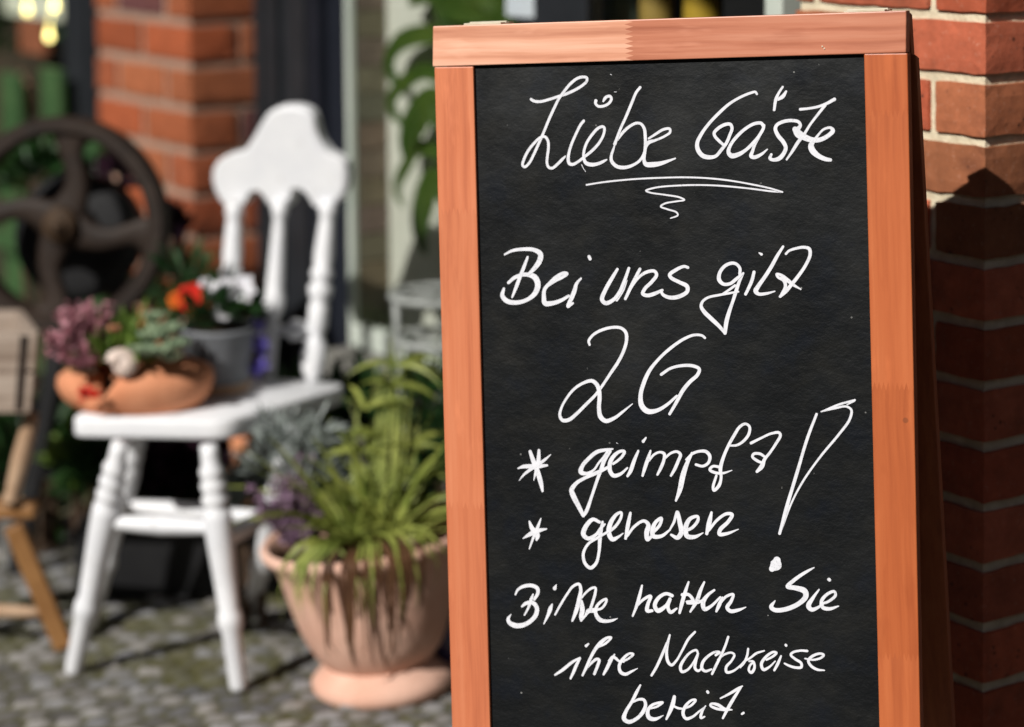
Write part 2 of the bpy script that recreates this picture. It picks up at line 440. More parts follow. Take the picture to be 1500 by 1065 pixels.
# ------------------------------------------------------------------ the handwriting (strokes in the board's own plane)
PEN = newmat('white_chalk_pen', 0.55, 0.35)
_m, _t, _b = PEN
_tc = nd(_t, 'ShaderNodeTexCoord')
_t.links.new(ramp(_t, noise(_t, _tc.outputs['Object'], 130, 4), [(0.3, (0.66, 0.665, 0.71)), (0.6, (0.76, 0.765, 0.81))]), _b.inputs['Base Color'])
_pf = noise(_t, _tc.outputs['Object'], 420, 3, .7); _pg = noise(_t, _tc.outputs['Object'], 26, 3, .6)
_pk = mth(_t, 'MULTIPLY', ramp(_t, _pf, [(.56, (0, 0, 0)), (.66, (1, 1, 1))]), ramp(_t, _pg, [(.45, (0, 0, 0)), (.62, (1, 1, 1))]))
_t.links.new(mixc(_t, mth(_t, 'MULTIPLY', _pk, .55), _b.inputs['Base Color'].links[0].from_socket, (.16, .165, .18)), _b.inputs['Base Color'])
PEN = _m
def spline(p, step):
    """centripetal Catmull-Rom through (x, y, w)"""
    p = [np.array(q, float) for q in p]
    if len(p) == 2: 
        n = max(2, int(np.hypot(*(p[1] - p[0])[:2]) / step)); return [p[0] + (p[1] - p[0]) * i / n for i in range(n + 1)]
    ex = [2 * p[0] - p[1]] + p + [2 * p[-1] - p[-2]]
    out = []
    for i in range(1, len(ex) - 2):
        p0, p1, p2, p3 = ex[i - 1:i + 3]
        def kn(a, b): return max(1e-3, np.hypot(*(b - a)[:2]) ** 0.5)
        t0 = 0; t1 = kn(p0, p1); t2 = t1 + kn(p1, p2); t3 = t2 + kn(p2, p3)
        n = max(2, int(np.hypot(*(p2 - p1)[:2]) / step))
        for k in range(n):
            u = t1 + (t2 - t1) * k / n
            a1 = (t1 - u) / (t1 - t0) * p0 + (u - t0) / (t1 - t0) * p1
            a2 = (t2 - u) / (t2 - t1) * p1 + (u - t1) / (t2 - t1) * p2
            a3 = (t3 - u) / (t3 - t2) * p2 + (u - t2) / (t3 - t2) * p3
            b1 = (t2 - u) / (t2 - t0) * a1 + (u - t0) / (t2 - t0) * a2
            b2 = (t3 - u) / (t3 - t1) * a2 + (u - t1) / (t3 - t1) * a3
            out.append((t2 - u) / (t2 - t1) * b1 + (u - t1) / (t2 - t1) * b2)
    out.append(p[-1]); return out
PXM = (sp(1265, 540)[0] - sp(705, 540)[0]) / 560.0     # metres on the board per traced unit
layer = [0]
def stroke(mb, pts, x0, y0, s, w):
    q = [((a[0] / s) + x0, (a[1] / s) + y0, (a[2] if len(a) > 2 else w) / s) for a in pts]
    c = spline(q, 1.1)
    c2 = [np.array([*sp(a[0], a[1]), max(0.7, a[2] * 0.80) * PXM]) for a in c]
    n = len(c2); vs = []; fs = []
    layer[0] += 1
    zz = BZ + 0.00035 + 0.00006 * (layer[0] % 5)
    def put(x, y, i): vs.append(Vector((x, y, zz + 0.0000035 * i))); return len(vs) - 1
    rows = []
    for i in range(n):
        d = c2[min(i + 1, n - 1)][:2] - c2[max(i - 1, 0)][:2]
        L = np.hypot(*d); d = d / L if L > 1e-9 else np.array([1, 0]); nn = np.array([-d[1], d[0]])
        wv = c2[i][2] / 2 * (1 + 0.035 * math.sin(i * 0.13 + layer[0]))
        rows.append((put(*(c2[i][:2] + nn * wv), i), put(*(c2[i][:2] - nn * wv), i)))
    for a, b2 in zip(rows, rows[1:]): fs.append((a[0], a[1], b2[1], b2[0]))
    for e, k in ((0, -1), (n - 1, 1)):
        d = (c2[min(e + 1, n - 1)] - c2[max(e - 1, 0)])[:2]; L = np.hypot(*d); d = d / L if L else np.array([1, 0])
        nn = np.array([-d[1], d[0]]); wv = c2[e][2] / 2
        fan = []
        for j in range(9):
            an = math.pi * j / 8
            fan.append(put(*(c2[e][:2] + nn * wv * math.cos(an) + d * k * wv * math.sin(an)), e))
        fs.append(tuple(fan))
    # a thin edge, so the paint has a body
    mb.add(vs, fs)
WR = {}
def line(name, x0, y0, s, w, *strokes):
    if name == 'chalk_specks':
        for k in strokes:
            mb = WR.setdefault(name + str(len(WR)), MB()); stroke(mb, k, x0, y0, s, w)
        return
    mb = WR.setdefault(name + str(len(WR)), MB())
    for k in strokes: stroke(mb, k, x0, y0, s, w)
line('heading', 750, 100, 6, 30,
 [(155,275),(180,290),(235,295),(300,280),(400,248),(470,225),(550,188),(610,150),(645,115),(645,85),(610,78),(560,92),(500,140),(450,200),(400,270),(360,350),(310,460),(265,570),(225,660),(180,760),(140,835),(100,870),(82,855),(95,800),(130,730),(180,665),(240,610),(280,605),(305,640),(310,700),(300,780),(298,840),(315,875),(345,880),(390,845),(430,805),(460,775,16)],
 [(618,465),(590,500),(550,580),(515,660),(490,740),(482,800,36),(492,840,36),(520,848,34),(560,830),(620,785),(700,720),(760,650),(795,580),(800,525),(785,515),(745,530),(690,590),(645,660),(622,730),(620,790,30),(640,835,40),(690,850,40),(750,840,34),(795,820),(822,806,16)],
 [(725,288,36),(722,310),(745,335),(790,335),(840,310),(862,270),(850,248),(820,252),(800,275),(790,294,18)],
 [(1115,170,30),(1080,215),(1040,310),(990,430),(940,540),(910,620),(892,670,34)],
 [(890,665,18),(920,625,24),(960,570),(1020,515),(1080,485),(1120,490),(1150,530,34),(1160,600,34),(1160,680),(1150,750),(1115,810),(1060,850),(980,875,36),(910,865,38),(865,820,38),(862,770,32),(878,720,26),(888,690,20)],
 [(1190,620,22),(1250,582,26),(1320,540,28),(1375,535,28),(1378,565,28),(1330,600,26),(1250,635,26),(1190,655,40),(1165,690,36),(1155,750,34),(1150,810,38),(1165,845,50),(1220,850,54),(1300,838,42),(1370,815,28),(1425,795,16)])
line('heading', 1000, 110, 6, 34,
 [(642,168,24),(630,150,24),(590,158,26),(500,195,28),(400,255,30),(310,335,32),(220,430,34),(155,520,36),(118,600,40),(125,660,48),(165,710,50),(220,725,46),(280,715),(330,660),(375,600),(405,530),(425,470),(410,435),(370,435),(310,465),(268,510),(275,540),(310,580),(360,625,28)],
 [(700,450),(680,425),(620,430),(540,475),(460,550),(410,620),(393,680,44),(420,712,54),(480,700,46),(540,665),(600,610),(660,540),(700,470),(704,445)],
 [(665,535),(625,610),(605,670),(592,715,42),(620,725,40),(680,700,30),(735,655,14)],
 [(1000,480,50),(1025,445,34),(1010,415),(960,402),(880,410),(820,440),(805,475,38),(830,535,44),(875,590,44),(897,640,40),(880,690,40),(840,735,44),(790,748,36),(758,735,36),(770,700,26)],
 [(1025,303,30),(1100,295,26),(1180,280,26),(1250,255,30),(1325,215,36)],
 [(1245,265,30),(1170,360,26),(1110,440,26),(1060,520,30),(1000,600,34),(950,680,28),(905,745,20)],
 [(980,480,60),(1010,520,80),(1060,548,66),(1130,572,56),(1200,570,48),(1270,535,42),(1312,490,42),(1290,465,28),(1230,480,24),(1190,520,24),(1145,580,36),(1120,620,56),(1130,660,64),(1180,710,52),(1250,742,44),(1290,748,36)],
 [(870,105,22),(835,160,26),(810,215,34),(795,308,28)], [(900,145,22),(870,190,40),(830,215,30)])
line('flourish', 840, 240, 4.6875, 14,
 [(80,147),(200,128),(400,108),(600,98),(750,95),(900,100),(1050,115),(1200,140),(1350,172),(1428,196)],
 [(1428,197),(1350,191),(1200,172),(1000,153),(850,148),(700,152),(560,165),(490,187),(520,200),(620,215),(720,232),(755,250),(700,260),(620,275),(592,295),(640,315),(700,335),(710,355),(660,376,10)])
line('rule_line', 720, 350, 4.6875, 30,
 [(80,110,16),(130,85,24),(200,74,28),(280,78,36),(325,105,46),(322,150,46),(285,205,36),(245,245,24)],
 [(238,128,20),(215,190,28),(195,240,30),(165,320,32),(132,404,16)],
 [(105,305,24),(150,268,30),(220,248,34),(285,265,50),(308,315,48),(290,375,42),(240,418,34),(170,440,36),(100,432,40),(65,395,38),(75,345,22)],
 [(375,325,24),(430,290,26),(480,265,26),(510,242,26),(490,237,26),(440,262),(390,308),(355,350,32),(350,405,38),(358,445,44),(410,445,36),(470,425,30),(520,395,24)],
 [(605,275,16),(575,310,28),(560,360,38),(540,410,36),(515,468,26),(550,445,18)], [(660,125,28),(667,140,28)],
 [(855,212,24),(820,270,30),(770,360,34),(750,420,38),(775,445,36),(830,420,30),(870,370,30),(905,290,30),(935,205,24)], [(912,290,30),(890,350,34),(850,422,28)],
 [(1010,210,24),(985,260,28),(945,340,30),(910,415,24)],
 [(925,385,20),(960,320,24),(1010,260,24),(1060,230,26),(1110,225,26),(1125,250,28),(1090,300),(1045,345),(1030,380),(1060,392),(1110,380),(1165,355,22)],
 [(1340,200,24),(1315,192,24),(1260,215),(1215,250),(1225,270),(1280,300,30),(1335,330,36),(1335,365,34),(1270,402,34),(1210,405),(1168,385,26),(1155,358,22)])
line('rule_line', 1030, 350, 7.1, 40,
 [(370,370),(370,310),(330,265),(280,258),(210,290),(160,360,44),(155,430,54),(200,475,44),(270,470),(330,425),(390,375,30)],
 [(405,362,28),(360,460,40),(330,550,44),(295,660),(260,760,48),(230,870,52),(215,985,44)],
 [(215,985,36),(150,910,46),(60,825,54),(0,765,54),(-32,710,44),(-20,660,34),(40,615,30),(150,590,30),(250,572,30),(355,554,22)],
 [(320,490,30),(250,540,28),(190,575,16)], [(570,150,14),(595,165,34)],
 [(518,350,38),(495,440,44),(455,530,40),(430,580,36)],
 [(820,85,30),(760,180,42),(700,290,44),(630,400,46),(560,500,54),(535,548,60),(565,578,42),(640,575,34),(735,550,16)],
 [(850,160,30),(880,130,30),(950,105,32),(1040,92,36),(1092,108,42),(1102,165,42),(1060,270),(980,390),(900,490,44),(850,550,46),(790,605,34)],
 [(1005,530,16),(930,485,36),(860,430,50),(800,382,38),(752,370,28),(765,400,34),(830,440,44),(845,500,40),(800,590,30)])
line('big_two_g', 800, 470, 6, 32,
 [(370,215,26),(362,185,28),(400,130,28),(480,85),(580,62),(650,70),(690,110,36),(695,180,36),(670,270,36),(620,370,34),(560,460,32),(480,580,30),(420,660,30),(340,740,34),(260,820,36),(190,875,38),(135,880,38),(110,840,34),(120,780,28),(160,700,26),(230,610,28),(310,555,32),(390,532,40),(432,560,46),(455,615,44),(460,680,44),(455,770,46),(470,850,54),(515,885,46),(590,860,34),(670,800,26),(750,735,10)],
 [(1385,155,26),(1360,135,26),(1290,130,28),(1200,165),(1090,240),(990,330),(900,440,38),(845,560,44),(820,660,48),(830,750,58),(880,800,56),(960,795,42),(1050,745,34),(1140,665,24)],
 [(1000,478,30),(1080,425,30),(1180,400,32),(1280,402,34),(1335,430,36),(1320,480,38),(1250,545,40),(1190,620,40),(1130,730,36),(1075,825,30)])
line('asterisk', 740, 610, 6.655, 40,
 [(110,515,16),(170,497,46),(300,495,52),(395,485,26)], [(230,352,42),(260,440,58),(300,540,58),(335,660,56),(350,735,30)],
 [(315,340,36),(310,440,50),(285,550,36),(265,630,10)], [(430,380,10),(360,440,34),(240,520,40),(170,575,28),(122,634,8)])
line('first_item', 740, 610, 6.655, 40,
 [(1035,325,20),(960,335,36),(880,355,46),(800,420,46),(740,490,46),(725,550,58),(780,565,38),(850,530,28),(900,460,26),(950,400,26),(985,350,30)],
 [(1005,345,50),(960,420,52),(920,530,46),(880,640,36),(830,790,36),(780,930,44),(750,980,30)],
 [(748,975,46),(700,880,60),(650,780,66),(635,725,56),(680,660,44),(760,610,40),(850,570,44),(960,520,36),(1000,495,30)],
 [(1040,470,30),(1090,435,32),(1130,395,34),(1150,350,36),(1110,348,34),(1050,390,44),(1010,460,52),(1010,540,54),(1045,585,50),(1110,570,36),(1180,510,20)],
 [(1285,345,28),(1245,440,42),(1210,540,44),(1180,590,30)], [(1360,215,18),(1332,252,36)])
line('first_item', 940, 610, 6.818, 38,
 [(75,352,24),(50,430,42),(20,520,44),(-4,600,30)], [(60,450,24),(110,390,28),(170,365,30),(212,382,40),(210,440,38),(180,520,38),(145,590,26)], [(215,430,26),(280,375,30),(340,360,34),(375,388,40),(350,460,38),(320,530,38),(280,600,28)],
 [(490,375,30),(440,480,50),(400,600,62),(370,740,58),(330,850,26)], [(430,440,22),(500,378,32),(570,356,32),(630,360,40),(668,405,42),(655,470,36),(600,505,34),(530,490,32)],
 [(870,300,24),(940,295,28),(1010,250,32),(1060,180,36),(1065,110,34),(1025,82,32),(970,110,34),(910,200,36),(850,310,38),(800,430,40),(775,530,44),(782,620,34),(760,700,42),(710,748,34),(702,715,34),(735,600,28)],
 [(770,515,34),(700,507,30),(668,540,34),(720,570,36),(800,575,30),(890,547,10)],
 [(1080,275,32),(1180,225,28),(1280,180,30),(1360,170,34),(1375,195,34),(1330,280,32),(1270,370,32),(1215,440,40),(1190,505,54),(1140,560,32)], [(1215,410,30),(1170,382,34),(1110,382,34),(1095,410,34),(1150,455,36),(1215,478,20)])
line('exclamation_mark', 1100, 580, 3.944, 17,
 [(373,110,18),(320,250,20),(260,450,22),(200,650,24),(160,800,20)], [(168,785,12),(230,620,13),(300,490,14),(400,350,15),(500,230,17),(565,140,17),(575,85,17),(545,65,15),(480,75,15),(400,95,8)], [(405,93,8),(500,55,14),(595,28,14)], [(592,32,14),(550,55,8)],
 [(145,955,50),(138,980,78),(115,1005,40)])
line('asterisk', 750, 740, 4.286, 24,
 [(60,215,8),(110,185,34),(160,165,32),(208,155,10)], [(100,108,14),(116,150,38),(150,195,42),(145,225,16)], [(172,90,10),(150,150,26),(125,210,20),(100,280,10)])
line('second_item', 750, 740, 4.286, 24,
 [(540,112,24),(500,95,28),(455,140,34),(440,190,38),(470,215,32),(520,190,24),(550,150,22),(575,125,14)],
 [(560,112,20),(545,200,30),(538,300,24),(520,370,24),(485,400,26),(450,370,26),(440,310,24),(470,250,20),(530,210,20),(590,175,18)],
 [(590,180,20),(640,140,22),(675,85,22),(678,52,20),(650,62,24),(610,120,34),(600,180,38),(622,220,36),(660,205,20),(690,182,8)],
 [(735,55,20),(720,130,32),(705,215,22)], [(715,200,18),(760,140,22),(820,105,24),(848,128,32),(838,180,38),(842,222,30),(880,190,20)],
 [(875,180,24),(920,130,24),(930,88,24),(895,112,26),(875,160,36),(880,200,36),(930,200,26),(985,160,14)],
 [(980,165,14),(1010,110,20),(1030,48,22),(1045,110,36),(1055,180,38),(1030,210,32),(992,192,18)],
 [(1060,170,24),(1120,150,22),(1160,100,24),(1158,77,22),(1110,92,30),(1082,150,38),(1092,200,36),(1140,205,28),(1192,180,8)],
 [(1245,52,18),(1230,120,36),(1215,185,24)], [(1228,165,18),(1280,100,22),(1340,60,24),(1375,65,26),(1350,110,26),(1300,160,30),(1295,188,30),(1340,185,24),(1415,157,6)])
line('request_line', 730, 840, 7.895, 44,
 [(180,255,26),(210,200,36),(280,160,50),(370,152,54),(435,185,56),(440,240,48),(400,310,40)], [(385,255,24),(360,320,48),(330,410,36),(285,495,22)], [(255,395,30),(300,360,50),(380,352,60),(428,410,62),(418,490,62),(360,560,60),(270,610,66),(180,615,74),(115,585,64),(97,540,50),(130,485,10)],
 [(605,370,24),(585,420,58),(560,490,44),(510,595,18)], [(655,143,14),(635,185,56)],
 [(640,490,26),(700,380,34),(780,250,34),(850,160,36),(918,135,40),(938,200,48),(920,300,58),(890,430,60),(840,560,30)], [(935,310,24),(1000,230,32),(1070,180,36),(1108,178,36),(1105,240,40),(1080,330,40),(1050,420,40)], [(940,340,60),(955,430,74),(940,520,60),(940,560,30)], [(945,555,30),(990,500,34),(1030,445,66),(1100,440,66)],
 [(1110,435,36),(1180,415,34),(1228,350,34),(1236,308,30),(1190,325,36),(1125,390,44),(1110,470,54),(1155,545,66),(1230,565,46),(1310,553,34),(1365,532,6)])
line('request_line', 910, 840, 4.545, 24,
 [(130,88,16),(115,150,26),(95,220,26),(68,290,16)], [(90,230,16),(140,180,22),(188,158,26),(170,210,30),(165,255,32),(198,255,22)],
 [(330,155,28),(290,142,26),(240,170,30),(215,220,34),(235,255,36),(290,222,26),(318,175,26),(302,230,30),(320,265,30),(362,240,14)],
 [(440,65,16),(415,140,30),(395,210,30),(380,270,20)], [(545,65,16),(520,120,28),(495,190,30),(452,262,16)], [(400,150,30),(440,148,26),(470,190,28),(430,200,28),(500,200,26),(548,178,14)],
 [(612,118,18),(570,150,24),(537,200,36),(547,245,34),(590,225,24),(652,165,16)], [(665,168,16),(645,215,30),(625,260,18)], [(640,222,16),(690,162,22),(738,147,22),(725,190,26),(698,235,30),(720,258,30),(775,250,24),(822,232,8)],
 [(1277,-32,8),(1240,-12,20),(1195,15,26),(1140,55,28),(1100,95,30),(1150,103,38),(1215,125,48),(1222,160,42),(1180,205,34),(1090,245,36),(1015,250,36),(992,230,34),(1018,188,8)],
 [(1310,115,12),(1270,170,26),(1240,225,38),(1262,248,32),(1310,230,20),(1350,200,16)], [(1376,47,27),(1380,50,27)],
 [(1320,215,18),(1380,190,20),(1420,152,22),(1412,128,22),(1370,142,24),(1328,190,28),(1335,233,30),(1380,243,26),(1440,225,10)])
line('proof_line', 800, 920, 6.818, 32,
 [(75,480,24),(150,430,36),(250,350,34),(325,308,22)], [(325,312,26),(290,380,38),(260,450,38),(230,515,26)], [(410,168,20),(385,190,34)],
 [(510,200,22),(580,165,30),(638,105,26),(600,108,32),(540,150,44),(480,220,42),(430,310,38),(390,400,36),(350,485,24)], [(375,435,22),(430,370,28),(490,322,34),(515,330,36),(500,390,36),(468,470,34)],
 [(670,275,18),(630,340,40),(590,420,38),(560,475,26)], [(610,340,18),(650,300,30),(680,312,36),(712,340,28),(760,350,22)],
 [(755,345,24),(820,310,26),(858,272,28),(820,266,28),(752,322,38),(717,390,38),(732,453,42),(780,472,38),(840,445,28),(900,415,10)],
 [(1040,485,28),(1090,400,34),(1150,270,34),(1195,160,28)], [(1222,82,24),(1200,170,36),(1190,260,36),(1205,350,38),(1240,382,34),(1290,335,28),(1350,230,28),(1410,120,30),(1475,50,26)])
line('proof_line', 990, 930, 6.522, 28,
 [(200,190,26),(185,158,28),(130,177,26),(70,242,30),(32,320,36),(47,363,36),(100,345,28),(160,270,24),(198,195,24)], [(198,200,30),(180,260,32),(172,330,34),(200,355,30),(240,330,16)],
 [(370,205,28),(408,178,28),(370,173,26),(300,212,30),(247,272,36),(238,330,38),(270,358,32),(330,340,20)],
 [(490,30,26),(460,120,28),(420,210,30),(370,310,32),(335,385,26)], [(390,250,20),(450,200,24),(520,182,26),(548,202,28),(520,260,26),(470,320,30),(475,368,32),(530,360,26),(600,310,22),(650,255,18)],
 [(680,145,24),(670,210,28),(640,280,26),(605,325,14)], [(650,262,20),(700,232,24),(760,187,26),(835,163,16)], [(690,262,24),(730,268,28),(740,330,30),(710,372,32),(687,350,28),(700,300,24),(735,272,22)],
 [(855,250,22),(920,215,26),(952,182,26),(920,175,26),(850,222,32),(807,290,36),(827,343,36),(880,320,24),(940,262,14)], [(995,213,20),(965,285,32),(930,350,26)], [(1040,108,30),(1043,113,30)],
 [(1245,165,28),(1180,162,26),(1110,178,28),(1088,202,28),(1130,242,30),(1188,282,30),(1188,320,30),(1130,323,30),(1070,305,28),(1030,285,22)],
 [(1225,238,18),(1300,250,24),(1378,230,26),(1403,202,28),(1370,190,26),(1300,212,30),(1257,257,32),(1280,305,34),(1340,342,30),(1410,350,14)])
line('last_word', 890, 990, 6.818, 32,
 [(315,105,22),(280,170,38),(230,270,36),(170,370,42),(152,440,58),(200,472,50),(280,438,40),(343,370,44),(368,300,42),(350,252,38),(300,247,32),(240,275,20)],
 [(410,340,22),(480,320,26),(540,278,24),(500,282,30),(422,312,34),(388,370,46),(402,430,56),(460,445,42),(545,408,8)],
 [(655,222,40),(640,290,50),(610,370,42),(575,445,26)], [(640,310,26),(690,335,28),(740,342,22)],
 [(745,340,26),(820,310,28),(868,254,30),(830,255,28),(762,320,36),(742,390,40),(772,440,38),(840,420,30),(900,370,24),(970,315,10)], [(968,312,14),(932,370,32),(920,433,32),(958,420,18)], [(986,172,36),(990,178,36)],
 [(1115,238,18),(1200,195,28),(1300,135,30),(1335,115,16)], [(1320,128,24),(1260,220,34),(1200,320,40),(1140,435,26)], [(1230,352,16),(1160,345,36),(1090,302,40),(1022,292,26),(1015,308,30),(1070,338,34),(1160,355,26)], [(1330,394,24),(1348,382,26)])
line('chalk_specks', 720, 90, 1, 1,
 [(172,19,1.0),(174,20,.8)], [(178,45,1.1),(181,45,.8)], [(130,152,1.5),(133,158,1.0),(136,162,.8)], [(181,560,1.0),(183,561,.8)])
for k, mb in WR.items():
    nm = k.rstrip('0123456789')
    mb.build({'flourish': 'underline_flourish', 'exclamation_mark': 'exclamation_mark', 'asterisk': 'asterisk', 'chalk_specks': 'chalk_speck', 'big_two_g': 'large_lettering'}.get(nm, 'chalk_lettering'), PEN, panel, local=True)
# ------------------------------------------------------------------ ground
GR = simple('soil', (0.03, 0.028, 0.025), (0.05, 0.047, 0.042), 6, 0.9, 0.2, 0.004)
mb = MB(); mb.add([(-60, -60, -0.03), (60, -60, -0.03), (60, 60, -0.03), (-60, 60, -0.03)], [(0, 1, 2, 3)])
struct(mb.build('ground', GR))

def make_pavement():
    x0, x1, y0, y1, st = -1.75, 0.62, 2.2, 5.9, 0.0095
    nx = int((x1 - x0) / st); ny = int((y1 - y0) / st)
    X, Y = np.meshgrid(np.linspace(x0, x1, nx), np.linspace(y0, y1, ny))
    cs = 0.046                                        # small mosaic setts, laid in wavering rows
    wx = X + 0.012 * np.sin(Y * 9) ; wy = Y + 0.014 * np.sin(X * 7 + 1)
    gi = np.floor(wx / cs).astype(int); gj = np.floor(wy / cs).astype(int)
    def hsh(i, j, k):
        v = np.sin(i * 127.1 + j * 311.7 + k * 74.7) * 43758.5453
        return v - np.floor(v)
    d1 = np.full(X.shape, 9.0); d2 = d1.copy(); idd = np.zeros(X.shape)
    for a in (-1, 0, 1):
        for b in (-1, 0, 1):
            i = gi + a; j = gj + b
            cx = (i + 0.5 + 0.36 * (hsh(i, j, 1) - 0.5) + 0.5 * (j % 2)) * cs
            cy = (j + 0.5 + 0.30 * (hsh(i, j, 2) - 0.5)) * cs
            d = np.maximum(np.abs(wx - cx), np.abs(wy - cy)) * 0.55 + 0.45 * np.hypot(wx - cx, wy - cy)
            near = d < d1
            d2 = np.where(near, d1, np.minimum(d2, d)); idd = np.where(near, hsh(i, j, 3), idd); d1 = np.where(near, d, d1)
    e = np.clip((d2 - d1) / 0.016, 0, 1)
    h = 0.014 * np.sqrt(e) - 0.014 + 0.006 * (idd - 0.5) * (e > 0.2)
    big = np.sin(X * 5.1 + 1.3 * np.sin(Y * 4.3)) * np.sin(Y * 6.7 + X * 2.2)
    moss = np.clip((1 - e) * 1.3 + 0.95 * (big > 0.1) * (idd < 0.6) - 0.30, 0, 1)
    h += moss * 0.004 + rng.normal(0, 0.0008, X.shape)
    g = 0.11 + 0.25 * idd ** 1.5; warm = 0.5 + 0.5 * np.sin(idd * 40)
    stone = np.stack([g * (1 + .06 * warm), g, g * (1.04 - .10 * warm)], -1)
    joint = np.array([0.028, 0.026, 0.018]); mossc = np.array([0.105, 0.10, 0.022])
    c = stone * e[..., None] + joint * (1 - e[..., None])
    c = c * (1 - 0.72 * moss[..., None]) + mossc * 0.72 * moss[..., None]
    me = bpy.data.meshes.new('cobblestone_pavement')
    co = np.stack([X, Y, h], -1).reshape(-1, 3)
    k = np.arange(nx * ny).reshape(ny, nx)
    f = np.stack([k[:-1, :-1], k[:-1, 1:], k[1:, 1:], k[1:, :-1]], -1).reshape(-1, 4)
    me.from_pydata(co.tolist(), [], f.tolist())
    a = me.attributes.new('stone', 'FLOAT_COLOR', 'POINT')
    a.data.foreach_set('color', np.concatenate([c.reshape(-1, 3), np.ones((nx * ny, 1))], 1).ravel().astype(np.float32))
    me.polygons.foreach_set('use_smooth', [True] * len(me.polygons))
    me.materials.append(attrmat('mossy_stone', 'stone', 0.75, 0.3, 90, 0.002, 0.4))
    o = bpy.data.objects.new('cobblestone_pavement', me); COL.objects.link(o); struct(o)
make_pavement()

# ------------------------------------------------------------------ brickwork
BRICK = attrmat('brick', 'tone', 0.82, 0.2, 34, 0.002, 0.38, (0.19, 0.065, 0.035))
_t = BRICK.node_tree; _b = _t.nodes['Principled BSDF']; _tc = nd(_t, 'ShaderNodeTexCoord')
_src = _b.inputs['Base Color'].links[0].from_socket
_v = nd(_t, 'ShaderNodeTexVoronoi'); _v.inputs['Scale'].default_value = 75; _t.links.new(_tc.outputs['Object'], _v.inputs['Vector'])
_n = noise(_t, _tc.outputs['Object'], 22, 4, .7); _n2 = noise(_t, _tc.outputs['Object'], 160, 3, .7)
_pit = mth(_t, 'MULTIPLY', mth(_t, 'LESS_THAN', _v.outputs['Distance'], 0.22), ramp(_t, _n, [(.56, (0, 0, 0)), (.62, (1, 1, 1))]))
_c = mixc(_t, mth(_t, 'MULTIPLY', _pit, .75), _src, (0.07, 0.03, 0.02))
_c = mixc(_t, mth(_t, 'MULTIPLY', ramp(_t, _n2, [(.60, (0, 0, 0)), (.72, (1, 1, 1))]), .35), _c, (0.62, 0.36, 0.26))
_t.links.new(_c, _b.inputs['Base Color'])
MORTAR = simple('mortar', (0.54, 0.46, 0.32), (0.76, 0.68, 0.50), 40, 0.95, 0.1, 0.004)
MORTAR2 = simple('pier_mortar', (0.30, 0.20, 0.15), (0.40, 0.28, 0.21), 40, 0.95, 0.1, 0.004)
def rough_brick(mb, o, ax, ay, az, col):
    """one brick: a box with worn, slightly uneven edges"""
    o = Vector(o); n = 7; g = 0.0015
    lx, ly, lz = ax.length, ay.length, az.length
    ex, ey, ez = ax.normalized(), ay.normalized(), az.normalized()
    sx = max(3, int(lx / 0.022)); sy = max(3, int(ly / 0.022)); sz = 4
    ids = {}; vs = []; fs = []
    ph = [rv(0, 6) for _ in range(6)]
    def vid(i, j, k):
        key = (i, j, k)
        if key in ids: return ids[key]
        u, v, q = i / sx * lx, j / sy * ly, k / sz * lz
        ei = min(u, lx - u) < 1e-6; ej = min(v, ly - v) < 1e-6; ek = min(q, lz - q) < 1e-6
        r = 0.0016 if (ei + ej + ek) >= 2 else 0.0
        wob = 0.0005 * (math.sin(u * 70 + ph[0]) + math.sin(v * 83 + ph[1]) + math.sin(q * 120 + ph[2])) / 3
        jj = 1.0 if (ei + ej + ek) >= 2 else 0.12
        jx, jy, jz = rv(-g, g) * .5 * jj, rv(-g, g) * .5 * jj, rv(-g, g) * .8 * jj
        if i == 0: u += r + jx + wob
        elif i == sx: u -= r + jx - wob
        if j == 0: v += r + jy + wob
        elif j == sy: v -= r + jy - wob
        if k == 0: q += r + jz + wob
        elif k == sz: q -= r + jz - wob
        ids[key] = len(vs); vs.append(o + ex * u + ey * v + ez * q); return ids[key]
    for i in range(sx):
        for j in range(sy):
            fs.append((vid(i, j, 0), vid(i, j + 1, 0), vid(i + 1, j + 1, 0), vid(i + 1, j, 0)))
            fs.append((vid(i, j, sz), vid(i + 1, j, sz), vid(i + 1, j + 1, sz), vid(i, j + 1, sz)))
    for i in range(sx):
        for k in range(sz):
            fs.append((vid(i, 0, k), vid(i + 1, 0, k), vid(i + 1, 0, k + 1), vid(i, 0, k + 1)))
            fs.append((vid(i, sy, k), vid(i, sy, k + 1), vid(i + 1, sy, k + 1), vid(i + 1, sy, k)))
    for j in range(sy):
        for k in range(sz):
            fs.append((vid(0, j, k), vid(0, j, k + 1), vid(0, j + 1, k + 1), vid(0, j + 1, k)))
            fs.append((vid(sx, j, k), vid(sx, j + 1, k), vid(sx, j + 1, k + 1), vid(sx, j, k + 1)))
    mb.add(vs, fs, col)
